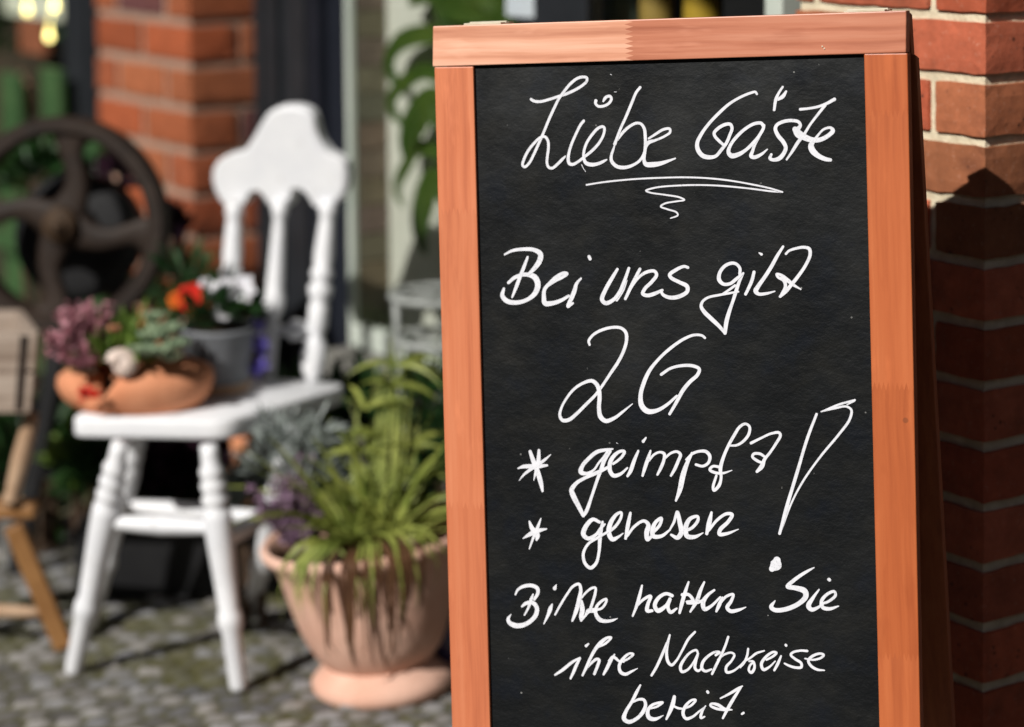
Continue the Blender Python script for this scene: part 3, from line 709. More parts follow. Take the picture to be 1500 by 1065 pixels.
def brick_post(name, label, corner, course, phase, head, stretch, mort, lu, lv, ztop, flip, palette, dark, mat_m):
    """a brick pillar; corner = its near edge, lu long along the shop front, lv deep into the building"""
    c = Vector((corner.x, corner.y, 0))
    root = thing(name, label, 'brick pillar', c + FL * lu / 2 + RN * lv / 2)
    mb = MB(); wth = head
    nlow = math.floor(-phase / course) - 0
    k = nlow
    while phase + k * course < ztop:
        z0 = phase + k * course + mort / 2; z1 = phase + (k + 1) * course - mort / 2; k += 1
        if z1 < 0.03: continue
        z0 = max(z0, 0.0)
        odd = (k + flip) % 2
        fine = z0 < 1.75
        def col():
            t = random.choice(palette); s = rv(0.8, 1.15)
            if random.random() < dark: t = (0.13, 0.05, 0.05)
            return tuple(x * s for x in t)
        def br(u0, u1, v0, v1):
            o = c + FL * u0 + RN * v0 + Z * z0
            if fine: rough_brick(mb, o, FL * (u1 - u0), RN * (v1 - v0), Z * (z1 - z0), col())
            else: mb.obox(o, FL * (u1 - u0), RN * (v1 - v0), Z * (z1 - z0), col())
        a = head if odd else stretch; b = stretch if odd else head
        # the brick that wraps the corner, then the rest of both faces
        br(0, a, 0, min(b, lv))
        u = a + mort
        while u < lu - 0.03:
            e = min(u + stretch, lu); br(u, e, 0, wth); u = e + mort
        v = b + mort
        while v < lv - 0.03:
            e = min(v + stretch, lv); br(0, wth, v, e); v = e + mort
        if lu > 2.2 * wth:
            v = wth + mort
            while v < lv - 0.02:
                e = min(v + stretch, lv); br(lu - wth, lu, v, e); v = e + mort
    mb.build('brick_courses', BRICK, root, attr='tone')
    m2 = MB(); r = 0.007
    m2.obox(c + FL * r + RN * r, FL * (lu - 2 * r), RN * (lv - r), Z * (ztop + .02))
    m2.build('mortar_core', mat_m, root)
    return root
RED = [(0.54, 0.125, 0.060), (0.50, 0.12, 0.055), (0.56, 0.145, 0.075), (0.42, 0.14, 0.065), (0.36, 0.13, 0.06), (0.55, 0.125, 0.062)]
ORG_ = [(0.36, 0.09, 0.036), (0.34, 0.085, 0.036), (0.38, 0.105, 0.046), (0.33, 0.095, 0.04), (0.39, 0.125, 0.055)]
C1 = at(1443, 209, 3.2)
brick_post('brick_pillar', 'red brick pillar with pale mortar right behind the chalkboard, its lower part in shadow', C1, 0.0823, C1.z % 0.0823, 0.095, 0.225,
           0.0115, 0.38, 0.60, 3.2, 0, RED, 0.0, MORTAR)
C2 = at(278, 97, 4.95)
lu2 = 0.453
brick_post('brick_pier', 'blurred orange brick pier between two dark posts, behind the iron wheel', C2, 0.0893, C2.z % 0.0893, 0.105, 0.215,
           0.017, lu2, 0.50, 3.2, 1, ORG_, 0.05, MORTAR2)

# ------------------------------------------------------------------ shop front between the pillars
A0 = Vector((C2.x, C2.y, 0)) + RN * 0.14            # recess plane, at the pier's end
def rp(q, off=0.0, z=0.0): return A0 - FL * q + RN * off + Z * z
DARK = simple('anthracite_paint', (0.014, 0.016, 0.019), (0.022, 0.024, 0.028), 9, 0.45, 0.4, 0.0006)
BLACK = simple('blue_black_paint', (0.010, 0.012, 0.018), (0.016, 0.018, 0.026), 9, 0.4, 0.4, 0.0006)
PALEF = simple('pale_green_paint', (0.42, 0.47, 0.42), (0.52, 0.56, 0.50), 14, 0.5, 0.4, 0.0008)
t = thing('shop_door', 'dark grey panelled shop door behind the white chair', 'door', rp(0.2))
mb = MB()
q = 0.0
for wd, pr in ((.03, .012), (.05, .004), (.018, .016), (.10, 0), (.018, .014), (.045, .004)):
    mb.obox(rp(q, 0.02 - pr), -FL * (wd - .0015), RN * (0.05 + pr), Z * 2.3); q += wd
mb.build('door_panel', DARK, t, bevel=0.003)
mb = MB(); mb.obox(rp(q, -0.01), -FL * 0.035, RN * 0.07, Z * 2.3); mb.obox(rp(q + .037, 0.012), -FL * 0.092, RN * 0.05, Z * 2.3)
mb.build('door_edge', BLACK, t, bevel=0.003)
QW = q + 0.131
QE = 1.69
# shop window: frame, pane, sill, plinth below
t = thing('shop_window', 'large shop window with pale green frame beside the dark door', 'window', rp((QW + QE) / 2))
mb = MB()
zs = 0.42
mb.obox(rp(QW, -0.004, zs), -FL * 0.014, RN * 0.016, Z * (2.3 - zs))
mb.obox(rp(QE - .04, -0.012, zs), -FL * 0.04, RN * 0.07, Z * (2.3 - zs))
mb.obox(rp(QW + .0142, -0.004, zs), -FL * (QE - QW - .0544), RN * 0.03, Z * 0.045)
mb.obox(rp(QW + .0142, -0.004, 2.25), -FL * (QE - QW - .0544), RN * 0.03, Z * 0.05)
mb.build('window_frame', PALEF, t, bevel=0.003)
gm, gt, gb = newmat('window_glass', 0.02, 0.5)
tb = nd(gt, 'ShaderNodeBsdfTransparent'); tb.inputs[0].default_value = (0.97, 0.98, 0.97, 1)
gl = nd(gt, 'ShaderNodeBsdfGlossy'); gl.inputs['Roughness'].default_value = 0.01
mx = nd(gt, 'ShaderNodeMixShader'); mx.inputs[0].default_value = 0.07
gt.links.new(tb.outputs[0], mx.inputs[1]); gt.links.new(gl.outputs[0], mx.inputs[2])
gt.links.new(mx.outputs[0], gt.nodes['Material Output'].inputs[0])
mb = MB(); mb.obox(rp(QW + .0143, 0.004, zs + .0452), -FL * (QE - QW - .0546), RN * 0.004, Z * (2.25 - zs - .045))
mb.build('pane', gm, t)
mb = MB(); mb.obox(rp(QW - .004, -0.09, zs - .04), -FL * (QE - QW + .004), RN * 0.16, Z * 0.038)
mb.build('sill', simple('grey_stone', (0.16, 0.155, 0.14), (0.24, 0.23, 0.21), 20, 0.8), t, bevel=0.004)
QM = 1.04
mb = MB(); mb.obox(rp(QM, -0.010, zs + .045), -FL * 0.152, RN * 0.0135, Z * (2.25 - zs - .045)); mb.build('mullion', DARK, t, bevel=0.003)
mb = MB(); mb.obox(rp(QW + .002, 0.0, 0), -FL * (QE - QW - .004), RN * 0.3, Z * (zs - .042))
tag(mb.build('plinth_wall', simple('plinth_render', (0.055, 0.05, 0.045), (0.10, 0.09, 0.08), 8, 0.9)), 'dark rendered plinth under the shop window behind the urn', 'wall')
# the wall over the opening, and the building behind
mb = MB(); mb.obox(rp(-0.03, 0.0, 2.3), -FL * 1.75, RN * 0.4, Z * 0.9)
tag(mb.build('lintel_wall', MORTAR2), 'rendered wall over the shop window opening', 'wall')
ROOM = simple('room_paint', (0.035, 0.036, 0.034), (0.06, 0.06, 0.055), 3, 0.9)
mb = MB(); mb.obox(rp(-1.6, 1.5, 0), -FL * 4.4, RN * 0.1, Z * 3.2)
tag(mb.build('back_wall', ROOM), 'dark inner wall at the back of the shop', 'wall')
# things inside the window
BLIND = simple('pale_plaster', (0.56, 0.56, 0.49), (0.66, 0.66, 0.59), 5, 0.9, 0.1, 0.002)
a = onplane(556, 200, rp(0, 0.085), RN); b = onplane(745, 0, rp(0, 0.085), RN)
ex = (Vector((b.x, b.y, 0)) - Vector((a.x, a.y, 0)))
mb = MB(); mb.obox((a.x, a.y, zs - .01), ex, RN * 0.02, Z * 1.8)
tag(mb.build('window_blind', BLIND), 'pale cream blind behind the hanging green leaves in the shop window', 'blind')
mb = MB()
for i in range(34):
    mb.obox(rp(QW, 0.0165, zs + 0.055 * i), -FL * 0.013, RN * 0.068, Z * 0.052, tuple(x * rv(.85, 1.1) for x in (0.21, 0.18, 0.135)))
tag(mb.build('brick_column', attrmat('dull_brick', 'tone', 0.9, 0.1, 30), attr='tone'), 'dull brown brick column just inside the window frame', 'column')
# ------------------------------------------------------------------ white chair
WHITE = simple('chipped_white_paint', (0.70, 0.71, 0.74), (0.78, 0.785, 0.80), 16, 0.5, 0.4, 0.001)
_t = WHITE.node_tree; _b = _t.nodes['Principled BSDF']; _tc = nd(_t, 'ShaderNodeTexCoord'); _s = _b.inputs['Base Color'].links[0].from_socket
_w = ramp(_t, noise(_t, _tc.outputs['Object'], 38, 5, .7), [(.63, (0, 0, 0)), (.69, (1, 1, 1))])
_t.links.new(mixc(_t, mth(_t, 'MULTIPLY', _w, .6), _s, (.34, .31, .27)), _b.inputs['Base Color'])
SEAT_Z = 0.445
FLf, FRf, RRf = onz(107, 985), onz(350, 1010), onz(366, 903)
RLf = onz(133, 912)
sFL, sFR, sRR = onz(99, 612, SEAT_Z), onz(333, 616, SEAT_Z), onz(512, 562, SEAT_Z)
sRL = sFL + V(0.13, 0.36, 0)
ctr = (FLf + FRf + RRf + RLf) / 4
chair = thing('chair', 'white painted wooden chair with turned legs and scalloped crest, holding flower pots', 'chair', (ctr.x, ctr.y, 0))
def bez(a, b, c, n=6): return [a * (1 - t) ** 2 + b * 2 * t * (1 - t) + c * t * t for t in [i / n for i in range(n + 1)]]
def rounded(pts, r, n=5):
    out = []
    for i, p in enumerate(pts):
        a, c = pts[i - 1], pts[(i + 1) % len(pts)]
        ra = min(r, (a - p).length * .45); rc = min(r, (c - p).length * .45)
        out += bez(p + (a - p).normalized() * ra, p, p + (c - p).normalized() * rc, n)
    return out
def slab(mb, poly, thick, edge=0.007):
    """a board with rounded edges"""
    n = len(poly); cen = sum(poly, Vector()) / n
    rings = []
    for dz, ins in ((0, edge), (-edge * .5, edge * .25), (-edge * 1.4, 0), (-thick + edge * 1.2, 0), (-thick + edge * .4, edge * .3), (-thick, edge)):
        ring = []
        for p in poly:
            d = (cen - p); ring.append(p + d.normalized() * ins + Z * dz)
        rings.append(ring)
    vs = [v for r in rings for v in r]; m = len(rings)
    fs = [tuple(range(n)), tuple((m - 1) * n + k for k in range(n - 1, -1, -1))]
    for i in range(m - 1):
        for k in range(n): fs.append((i * n + k, (i + 1) * n + k, (i + 1) * n + (k + 1) % n, i * n + (k + 1) % n))
    mb.add(vs, fs)
mb = MB(); slab(mb, rounded([sFL, sFR, sRR, sRL], 0.032), 0.034, .005)
seat = mb.build('seat', WHITE, chair, smooth=True)
mb = MB()                                            # the seams between the seat boards
for k in (0.27, 0.6):
    a = sFL.lerp(sFR, k); b = sRL.lerp(sRR, k); d = (b - a).normalized(); 
    mb.obox(a + d * .012 + Z * 0.0002, V(0.0018, 0, 0), d * ((b - a).length - .03), Z * 0.0004)
mb.build('seam', simple('grey_seam', (0.2, .2, .21), (0.3, .3, .3), 30), seat)
LEGP = [(0, .0150), (.02, .0165), (.24, .0185), (.265, .0225), (.29, .0235), (.315, .0215), (.33, .0185), (.50, .0225), (.62, .0255), (.70, .0265), (.735, .0255), (.75, .0185), (.765, .0245), (.785, .0255), (.805, .0190), (.825, .0240), (.845, .0240), (.862, .0180), (.88, .0225), (.90, .0225), (.92, .0170), (.96, .0165), (1, .0155)]
LEGP = [(t, r * .91) for t, r in LEGP]
zt = SEAT_Z - .030
tops = [onz(172, 655, zt) + V(0, .03, 0), onz(302, 658, zt) + V(0, .03, 0), onz(402, 660, zt) + V(.02, .13, 0), onz(205, 640, zt) + V(-.03, .22, 0)]
legs = []
for f, tp in zip((FLf, FRf, RRf, RLf), tops):
    mb = MB(); mb.turned((f.x, f.y, 0.0), tp, LEGP, 22); mb.build('leg', WHITE, chair, smooth=True); legs.append((Vector((f.x, f.y, 0)), tp))
def on(l, t): return l[0].lerp(l[1], t)
STR = [(0, .009), (.05, .0105), (.3, .0145), (.5, .0165), (.7, .0145), (.95, .0105), (1, .009)]
for a, b, h in ((0, 1, .66), (1, 2, .60), (0, 3, .58), (2, 3, .55)):
    mb = MB(); mb.turned(on(legs[a], h), on(legs[b], h), STR, 14); mb.build('stretcher', WHITE, chair, smooth=True)
# the back: three turned posts, a cross bar, the scalloped crest
POST = [(0, .0160), (.03, .0170), (.06, .0235), (.16, .0270), (.22, .0225), (.245, .0150), (.265, .0150), (.30, .0205), (.42, .0205), (.45, .0160), (.47, .0235), (.52, .0255), (.555, .0165), (.575, .0225), (.60, .0240), (.625, .0180), (.70, .0205), (.86, .0165), (.90, .0150), (.92, .0185), (.95, .0190), (1, .0150)]
SPIN = [(0, .0120), (.2, .0135), (.27, .0150), (.285, .0190), (.30, .0190), (.33, .0130), (.36, .0150), (.40, .0215), (.46, .0225), (.50, .0180), (.54, .0180), (.86, .0130), (.90, .0120), (.92, .0165), (.945, .0165), (1, .0130)]
pb = [onz(457, 560, SEAT_Z - .004), onz(394, 557, SEAT_Z - .004), onz(333, 556, SEAT_Z - .004)]
dB = 4.36
ptop = [at(482, 292, dB - .02), at(411, 292, dB), at(344, 294, dB + .02)]
posts = []
POST = [(t, r * .87) for t, r in POST]; SPIN = [(t, r * .87) for t, r in SPIN]
for b_, t_, pr, nm in zip(pb, ptop, (POST, SPIN, POST), ('back_post', 'back_spindle', 'back_post')):
    mb = MB(); mb.turned(b_, t_, pr, 20); mb.build(nm, WHITE, chair, smooth=True); posts.append((b_, t_))
BEAD = [(0, .0085), (.25, .0085), (.32, .0110), (.42, .0180), (.55, .0195), (.68, .0165), (.78, .0105), (.84, .0085), (1, .0085)]
for i in (0, 1):
    mb = MB(); mb.turned(on(posts[i + 1], .275), on(posts[i], .285), BEAD, 16); mb.build('cross_bar', WHITE, chair, smooth=True)
zc = [(760,700),(735,668),(717,620),(716,580),(730,545),(762,520),(800,510),(828,495),(848,465),(868,430),(884,400),(905,368),(935,350),(970,345),(1010,348),(1040,362),(1058,388),(1064,418),(1074,452),(1092,488),(1112,512),(1140,528),(1162,550),(1170,590),(1166,640),(1150,675),(1125,697),(1092,706),(1068,702),(1052,672),(1030,648),(1005,640),(988,652),(978,690),(955,712),(925,712),(905,695),(888,668),(866,648),(842,650),(826,668),(815,700),(790,708)]
pl_n = Vector((-math.sin(R(20)), -math.cos(R(20)), -0.12)).normalized()
cp = at(415, 230, dB - .012)
front = [onplane(x * 650 / 1500, 305 + (y * 650 / 1500 - 305) * .955, cp, pl_n) for x, y in zc]
def closed_smooth(p, k=3):
    n = len(p); out = []
    for i in range(n):
        p0, p1, p2, p3 = p[i - 1], p[i], p[(i + 1) % n], p[(i + 2) % n]
        for j in range(k):
            t = j / k
            out.append(0.5 * ((2 * p1) + (p2 - p0) * t + (2 * p0 - 5 * p1 + 4 * p2 - p3) * t * t + (3 * p1 - p0 - 3 * p2 + p3) * t ** 3))
    return out
front = closed_smooth(front)
mb = MB(); n = len(front); cen = sum(front, Vector()) / n
def inset(p, k): return p + (cen - p).normalized() * k
th = 0.036
rings = [[inset(p, .006) for p in front], [p - pl_n * .005 for p in front], [p - pl_n * (th - .005) for p in front], [inset(p, .006) - pl_n * th for p in front]]
vs = [v for r in rings for v in r]
fs = [tuple(range(n)), tuple(3 * n + k for k in range(n - 1, -1, -1))]
for i in range(3):
    for k in range(n): fs.append((i * n + k, (i + 1) * n + k, (i + 1) * n + (k + 1) % n, i * n + (k + 1) % n))
mb.add(vs, fs); mb.build('crest_rail', WHITE, chair)

# ------------------------------------------------------------------ on the chair: broken terracotta bowl and its plants
TERRA = simple('terracotta', (0.52, 0.195, 0.095), (0.67, 0.30, 0.165), 16, 0.85, 0.15, 0.002)
TERRA2 = simple('pale_terracotta', (0.60, 0.34, 0.25), (0.71, 0.46, 0.36), 11, 0.9, 0.12, 0.002)
SOIL = simple('potting_soil', (0.02, 0.014, 0.009), (0.05, 0.035, 0.02), 60, 0.95, 0.1, 0.006)
LG = leafmat('fresh_leaf', (0.07, 0.13, 0.02), (0.16, 0.24, 0.04))
DG = leafmat('deep_green_leaf', (0.012, 0.045, 0.014), (0.035, 0.085, 0.02))
YG = leafmat('yellow_green_blade', (0.15, 0.20, 0.035), (0.36, 0.39, 0.09), 14)
DRY = leafmat('dry_blade', (0.07, 0.03, 0.014), (0.15, 0.075, 0.035), 14)
GREY = leafmat('silver_leaf', (0.20, 0.23, 0.215), (0.34, 0.38, 0.36), 30)
SUC = leafmat('blue_green_succulent', (0.16, 0.24, 0.15), (0.32, 0.40, 0.24), 40)
PINK = leafmat('heather_pink', (0.40, 0.16, 0.20), (0.62, 0.31, 0.36), 40)
PURP = leafmat('heather_purple', (0.19, 0.11, 0.18), (0.33, 0.22, 0.31), 40)
PLUM = leafmat('dark_plum_leaf', (0.014, 0.006, 0.014), (0.04, 0.014, 0.028), 20, 0.1)
REDF = leafmat('red_petal', (0.55, 0.012, 0.012), (0.75, 0.04, 0.015), 40)
ORGF = leafmat('orange_petal', (0.75, 0.13, 0.01), (0.85, 0.22, 0.03), 40)
WHF = leafmat('white_petal', (0.78, 0.77, 0.82), (0.88, 0.87, 0.90), 40)
VIO = leafmat('violet_petal', (0.13, 0.10, 0.42), (0.24, 0.2, 0.6), 40)
BARK = simple('bark', (0.05, 0.03, 0.018), (0.10, 0.06, 0.035), 40, 0.9)
fd = (sFR - sFL).normalized(); bd = Z.cross(fd)
bc = onz(188, 608, SEAT_Z + .001) + V(0, .072, 0); bc.z = SEAT_Z + .001
mb = MB(); seg = 48
prof = [(0, .10), (.02, .112), (.25, .128), (.5, .136), (.75, .134), (.92, .118), (1.0, .096), (.985, .082), (.75, .108), (.3, .110), (.12, .09)]
H_ = 0.076
vs = []; fs = []
notch = lambda an: math.exp(-((an - (-1.95)) / 0.22) ** 2)
for ip, (tt, r) in enumerate(prof):
    for k in range(seg):
        an = -math.pi + 2 * math.pi * k / seg
        h = H_ * tt * (1 - 0.80 * notch(an) * min(1, tt * 1.6)) * (1 + 0.12 * math.cos(an))
        rr = r * (1 + 0.02 * math.sin(3 * an))
        if ip in (6, 7, 8, 9, 10): rr *= 1 - .55 * (0.5 + 0.5 * math.cos(an)) ** 1.3
        elif ip == 5: rr *= 1 - .10 * (0.5 + 0.5 * math.cos(an))
        vs.append(bc + fd * (math.cos(an) * rr) + bd * (math.sin(an) * rr * 0.68) + Z * h)
for i in range(len(prof) - 1):
    for k in range(seg): fs.append((i * seg + k, i * seg + (k + 1) % seg, (i + 1) * seg + (k + 1) % seg, (i + 1) * seg + k))
fs.append(tuple(range(seg - 1, -1, -1))); fs.append(tuple((len(prof) - 1) * seg + k for k in range(seg)))
mb.add(vs, fs)
bowl = thing('terracotta_bowl', 'low orange terracotta bowl with a broken front, on the chair seat', 'planter', bc)
mb.ball(bc + fd * .052 + Z * .046, .066, .060, .036, 24, 12, Matrix((fd, bd, Z)).transposed())
mb.build('shell', TERRA, bowl, smooth=True)
mb = MB(); mb.ball(bc + Z * .028 - fd * .03, .068, .058, .010, 20, 8); mb.build('soil', SOIL, bowl, smooth=True)
def sprig(stem, flow, base, tip, n, size, spread):
    """a heather spike: thin stem thick with tiny blooms"""
    base = Vector(base); tip = Vector(tip)
    stem.tube([base, base.lerp(tip, .5) + rdir() * .004, tip], [.0012, .001, .0006], 4, False)
    for i in range(n):
        t = rv(.22, 1.0); p = base.lerp(tip, t); d = (rdir() + (tip - base).normalized() * .6).normalized()
        flow.blade([p, p + d * size * .5, p + d * size], size * spread, rdir())
def heather(name, label, mat, base, aims, n, size, leafm=DG, group=None, nb=46):
    root = thing(name, label, 'heather', base, 'heather plants in the terracotta pots')
    st, fl = MB(), MB()
    for (tip, jit, cnt) in aims:
        for _ in range(cnt):
            q = Vector(tip) + Vector((rv(-1, 1), rv(-1, 1), rv(-1, 1))) * jit
            sprig(st, fl, Vector(base) + Vector((rv(-.02, .02), rv(-.015, .015), 0)), q, nb, size, .55)
    st.build('stem', BARK, root); fl.build('bloom', mat, root)
    return root
hb = at(125, 545, 4.06)
heather('heather_plant', 'dusty pink heather at the left end of the terracotta bowl', PINK, hb,
        [(at(85, 470, 4.05), .022, 9), (at(110, 458, 4.08), .022, 10), (at(145, 448, 4.1), .02, 10), (at(78, 500, 4.04), .02, 7), (at(118, 500, 4.06), .024, 9), (at(140, 480, 4.08), .02, 8)], 30, .012)
def leafball(mb, c, r, n, ll, lw, up=.4):
    c = Vector(c)
    for _ in range(n):
        d = rdir(); d.z = abs(d.z) * .8 + rv(-.25, .2); d.normalize()
        p = c + Vector((d.x * r[0], d.y * r[1], d.z * r[2])) * rv(.45, 1.0)
        dd = (d + Vector((0, 0, up)) + rdir() * .6).normalized()
        L = ll * rv(.7, 1.3)
        mb.blade([p, p + dd * L * .5 + Vector((0, 0, .05 * L)), p + dd * L], lw * rv(.7, 1.2), rdir(), fold=.15)
def rosette(mb, c, r, n, up=.5):
    c = Vector(c)
    for k in range(n):
        an = k * 2.399; q = (k + 1) / n; e = up + (1 - q) * 1.2
        d = Vector((math.cos(an), math.sin(an), e)).normalized()
        L = r * (.5 + .6 * q)
        mb.tube([c, c + d * L * .5, c + d * L * .85, c + d * L], [r * .10, r * .20, r * .17, r * .02], 6)
mb = MB(); leafball(mb, at(165, 525, 4.08), (.07, .04, .045), 190, .03, .013); leafball(mb, at(150, 498, 4.12), (.05, .035, .03), 80, .03, .01)
leafball(mb, at(205, 500, 4.12), (.05, .03, .05), 90, .035, .008)
tag(mb.build('green_sedum', LG), 'bushy fresh green sedum in the middle of the terracotta bowl', 'plant')
mb = MB()
for (x, y, d, r) in ((222, 500, 4.05, .03), (245, 490, 4.07, .032), (215, 520, 4.02, .028), (258, 510, 4.05, .026), (235, 520, 4.02, .027), (225, 470, 4.08, .024), (250, 528, 4.03, .02), (200, 515, 4.04, .02)):
    rosette(mb, at(x, y, d), r, 22)
mb.tube([at(224, 520, 4.06), at(219, 470, 4.08), at(218, 458, 4.08)], [.006, .005, .004], 6)
mb.tube([at(240, 520, 4.06), at(243, 480, 4.08)], [.006, .005], 6)
tag(mb.build('succulent_rosettes', SUC), 'pale blue-green succulent rosettes at the right end of the terracotta bowl', 'succulent')
# the pale snail shell
mb = MB(); c0 = at(182, 536, 4.035); pts = []; rad = []
e1 = Vector((1, 0.1, 0.15)).normalized(); e2 = Vector((-.15, .25, 1)).normalized(); e3 = e1.cross(e2)
for i in range(60):
    th_ = i / 59 * 2 * math.pi * 2.4 ; g = math.exp(0.20 * (th_ - 2 * math.pi * 2.4))
    pts.append(c0 + (e1 * math.cos(th_ + .3) + e2 * math.sin(th_ + .3)) * (.0215 * g) - e3 * (.016 * (1 - g))); rad.append(.0165 * g + .0008)
mb.tube(pts, rad, 12); mb.ball(c0 - e3 * .004, .020, .014, .019)
tag(mb.build('snail_shell', simple('shell', (0.62, 0.46, 0.38), (0.76, 0.66, 0.60), 90, 0.4, 0.5, 0.0008), smooth=True), 'pale pinkish snail shell resting on the rim of the terracotta bowl', 'shell')
mb = MB(); leafball(mb, at(130, 583, 4.02), (.012, .008, .012), 26, .014, .010)
tag(mb.build('red_blossom', REDF), 'small red blossom in the broken gap of the terracotta bowl', 'flower')
mb = MB(); leafball(mb, at(167, 484, 4.0), (.006, .005, .006), 20, .009, .008)
tag(mb.build('peach_blossom', leafmat('peach_petal', (.6, .28, .16), (.7, .36, .22))), 'tiny peach blossom above the green sedum', 'flower')

# ------------------------------------------------------------------ grey pot with flowers
gp = onz(318, 578, SEAT_Z); gp.y += .03; gp.z = SEAT_Z
DGP = (gp - CAM).dot(FWD)
pot = thing('grey_pot', 'slate grey round pot of red and white flowers standing on the chair seat', 'flower pot', gp)
mb = MB(); mb.turned(gp + Z * .019, gp + Z * .115, [(0, .052), (.02, .054), (.9, .0635), (.93, .066), (1, .066), (1, .061), (.86, .060)], 30, False)
mb.build('pot_wall', simple('slate_glaze', (0.16, 0.17, 0.185), (0.21, 0.22, 0.235), 8, 0.6, 0.3, 0.001), pot, smooth=True)
mb = MB(); mb.turned(gp + Z * .0005, gp + Z * .019, [(0, .050), (.1, .053), (.9, .056), (1, .053)], 26); mb.build('saucer', simple('tan_saucer', (0.36, 0.22, 0.12), (0.52, 0.36, 0.24), 30, .8), pot, smooth=True)
mb = MB(); mb.ball(gp + Z * .10, .060, .060, .01, 18, 6); mb.build('soil', SOIL, pot)
gf = gp + Z * .125
mb = MB(); leafball(mb, gf + Z * .012, (.075, .055, .04), 260, .034, .016); leafball(mb, at(285, 440, DGP + .03), (.03, .03, .05), 60, .05, .008); leafball(mb, at(270, 405, DGP + .04), (.03, .02, .03), 26, .05, .012)
mb.tube([gf, at(330, 470, DGP), at(342, 385, DGP)], [.0016, .0014, .001], 5)
for k in range(9): mb.tube(arc(gf + rdir() * .02, (rv(-.6, .6), rv(-.6, .2), 1), rv(.06, .10), .5), .0012, 4)
tag(mb.build('flower_foliage', DG), 'dark green foliage spilling over the grey pot', 'plant')
def blossom(name, label, c, r, mat, n=7, group=None):
    mb = MB(); c = Vector(c); f = (Vector((-.2, -1, .35)) + rdir() * .3).normalized()
    a = f.cross(Z).normalized(); b2 = f.cross(a)
    for k in range(n):
        an = 2 * math.pi * k / n + rv(-.2, .2); d = a * math.cos(an) + b2 * math.sin(an)
        mb.blade([c, c + d * r * .55 + f * r * .25, c + d * r + f * r * .05], r * 1.15, f, fold=.1)
    return tag(mb.build(name, mat), label, 'flower', group)
for (x, y, r, lab) in ((306, 425, .025, 'white flower next to the red blooms in the grey pot'), (333, 425, .024, 'white flower in the middle of the upper row above the grey pot'),
                       (358, 424, .027, 'white flower at the right end of the row above the grey pot'), (325, 457, .019, 'single low white flower over the front of the grey pot'),
                       (345, 430, .015, 'half hidden white flower between two others above the grey pot')):
    blossom('white_flower', lab, at(x, y, DGP - .03), r, WHF, 6, 'white flowers above the grey pot')
for (x, y, r, m_, lab) in ((279, 438, .029, REDF, 'large red flower left of the white blooms'), (286, 428, .016, REDF, 'upper red flower peeking over the larger red bloom'),
                           (258, 440, .016, ORGF, 'orange flower at the far left above the grey pot'), (300, 443, .014, ORGF, 'orange flower squeezed between red and white blooms')):
    blossom('red_flower' if m_ is REDF else 'orange_flower', lab, at(x, y, DGP - .035), r, m_, 8, 'red and orange flowers above the grey pot')
mb = MB()
for (x, y) in ((376, 482), (382, 486), (379, 505), (385, 515), (378, 548), (372, 552), (384, 540)): leafball(mb, at(x, y, 4.24), (.008, .006, .010), 12, .014, .010)
mb.tube([at(376, 558, 4.25), at(380, 520, 4.24), at(379, 480, 4.24)], .0015, 5)
tag(mb.build('violet_blossoms', VIO), 'sprig of violet blossoms by the middle spindle of the white chair', 'flower')

# ------------------------------------------------------------------ the terracotta urn and its plants
ub = onz(563, 1002); ub.z = 0.0
DU = (ub - CAM).dot(FWD); pm = FPX / DU                     # pixels per metre at the urn
urn = thing('terracotta_urn', 'large pale terracotta urn on a flared foot, standing on the setts', 'planter', ub)
tilt = Vector((-math.sin(R(6.5)), 0.0, math.cos(R(6.5))))
UH = 0.262
pf = [(-.006, .112), (.006, .120), (.018, .1205), (.030, .110), (.038, .097), (.045, .094)]
pb_ = [(.040, .086), (.050, .093), (.065, .106), (.09, .119), (.115, .128), (.14, .135), (.18, .144), (.215, .152), (.232, .160), (.244, .1745), (.254, .176), (.262, .170), (.256, .160), (.23, .150), (.19, .142)]
mb = MB(); mb.turned(ub, ub + tilt * UH, [(z / UH, r) for z, r in pb_], 56, False)
mb.build('bowl', TERRA2, urn, smooth=True)
ft = Vector((-math.sin(R(4)), 0, math.cos(R(4))))
mb = MB(); mb.turned(ub, ub + ft * UH, [(z / UH, r) for z, r in pf], 56); mb.build('foot', TERRA2, urn, smooth=True)
mb = MB(); mb.ball(ub + tilt * .212, .143, .143, .016, 26, 6); mb.build('soil', SOIL, urn)
rim = ub + tilt * .235
URX = V(math.cos(R(6.5)), 0, math.sin(R(6.5)))
def rimpt(an, r, dz=0.0): return rim + URX * (math.cos(an) * r) + V(0, math.sin(an) * r, 0) + tilt * dz
# spiky grass: upright blades, arching blades, and brown runners hanging over the rim
def wprof(t): return max(.06, min(1, .5 + t * 2) * (1 - t ** 2.2))
gc = rim + V(.015, -.03, 0)
mb = MB()
for _ in range(85):
    an = rv(0, 2 * math.pi); e = rv(.5, 2.6); d = Vector((math.cos(an), math.sin(an) * .8, e)).normalized()
    L = rv(.14, .30); mb.blade(arc(gc + Vector((rv(-.06, .06), rv(-.04, .05), 0)), d, L, rv(.3, 1.7), 8), rv(.007, .013), rdir() + V(0, -1, 0), wprof, .3)
for (x, y) in ((572, 500), (580, 520), (561, 540), (585, 505), (592, 530), (575, 560), (600, 560), (545, 560), (566, 520), (583, 545), (555, 575), (576, 490), (588, 515), (570, 540), (595, 575), (548, 530), (610, 600), (530, 570)):
    tp = at(x + rv(-3, 3), y, DU + .02); b_ = gc + Vector((rv(-.02, .04), -.02, 0)); md = b_.lerp(tp, .5) + Vector((rv(-.03, .03), -.01, 0))
    mb.blade(bez(b_, md, tp, 6), rv(.007, .012), V(0, -1, .2), wprof)
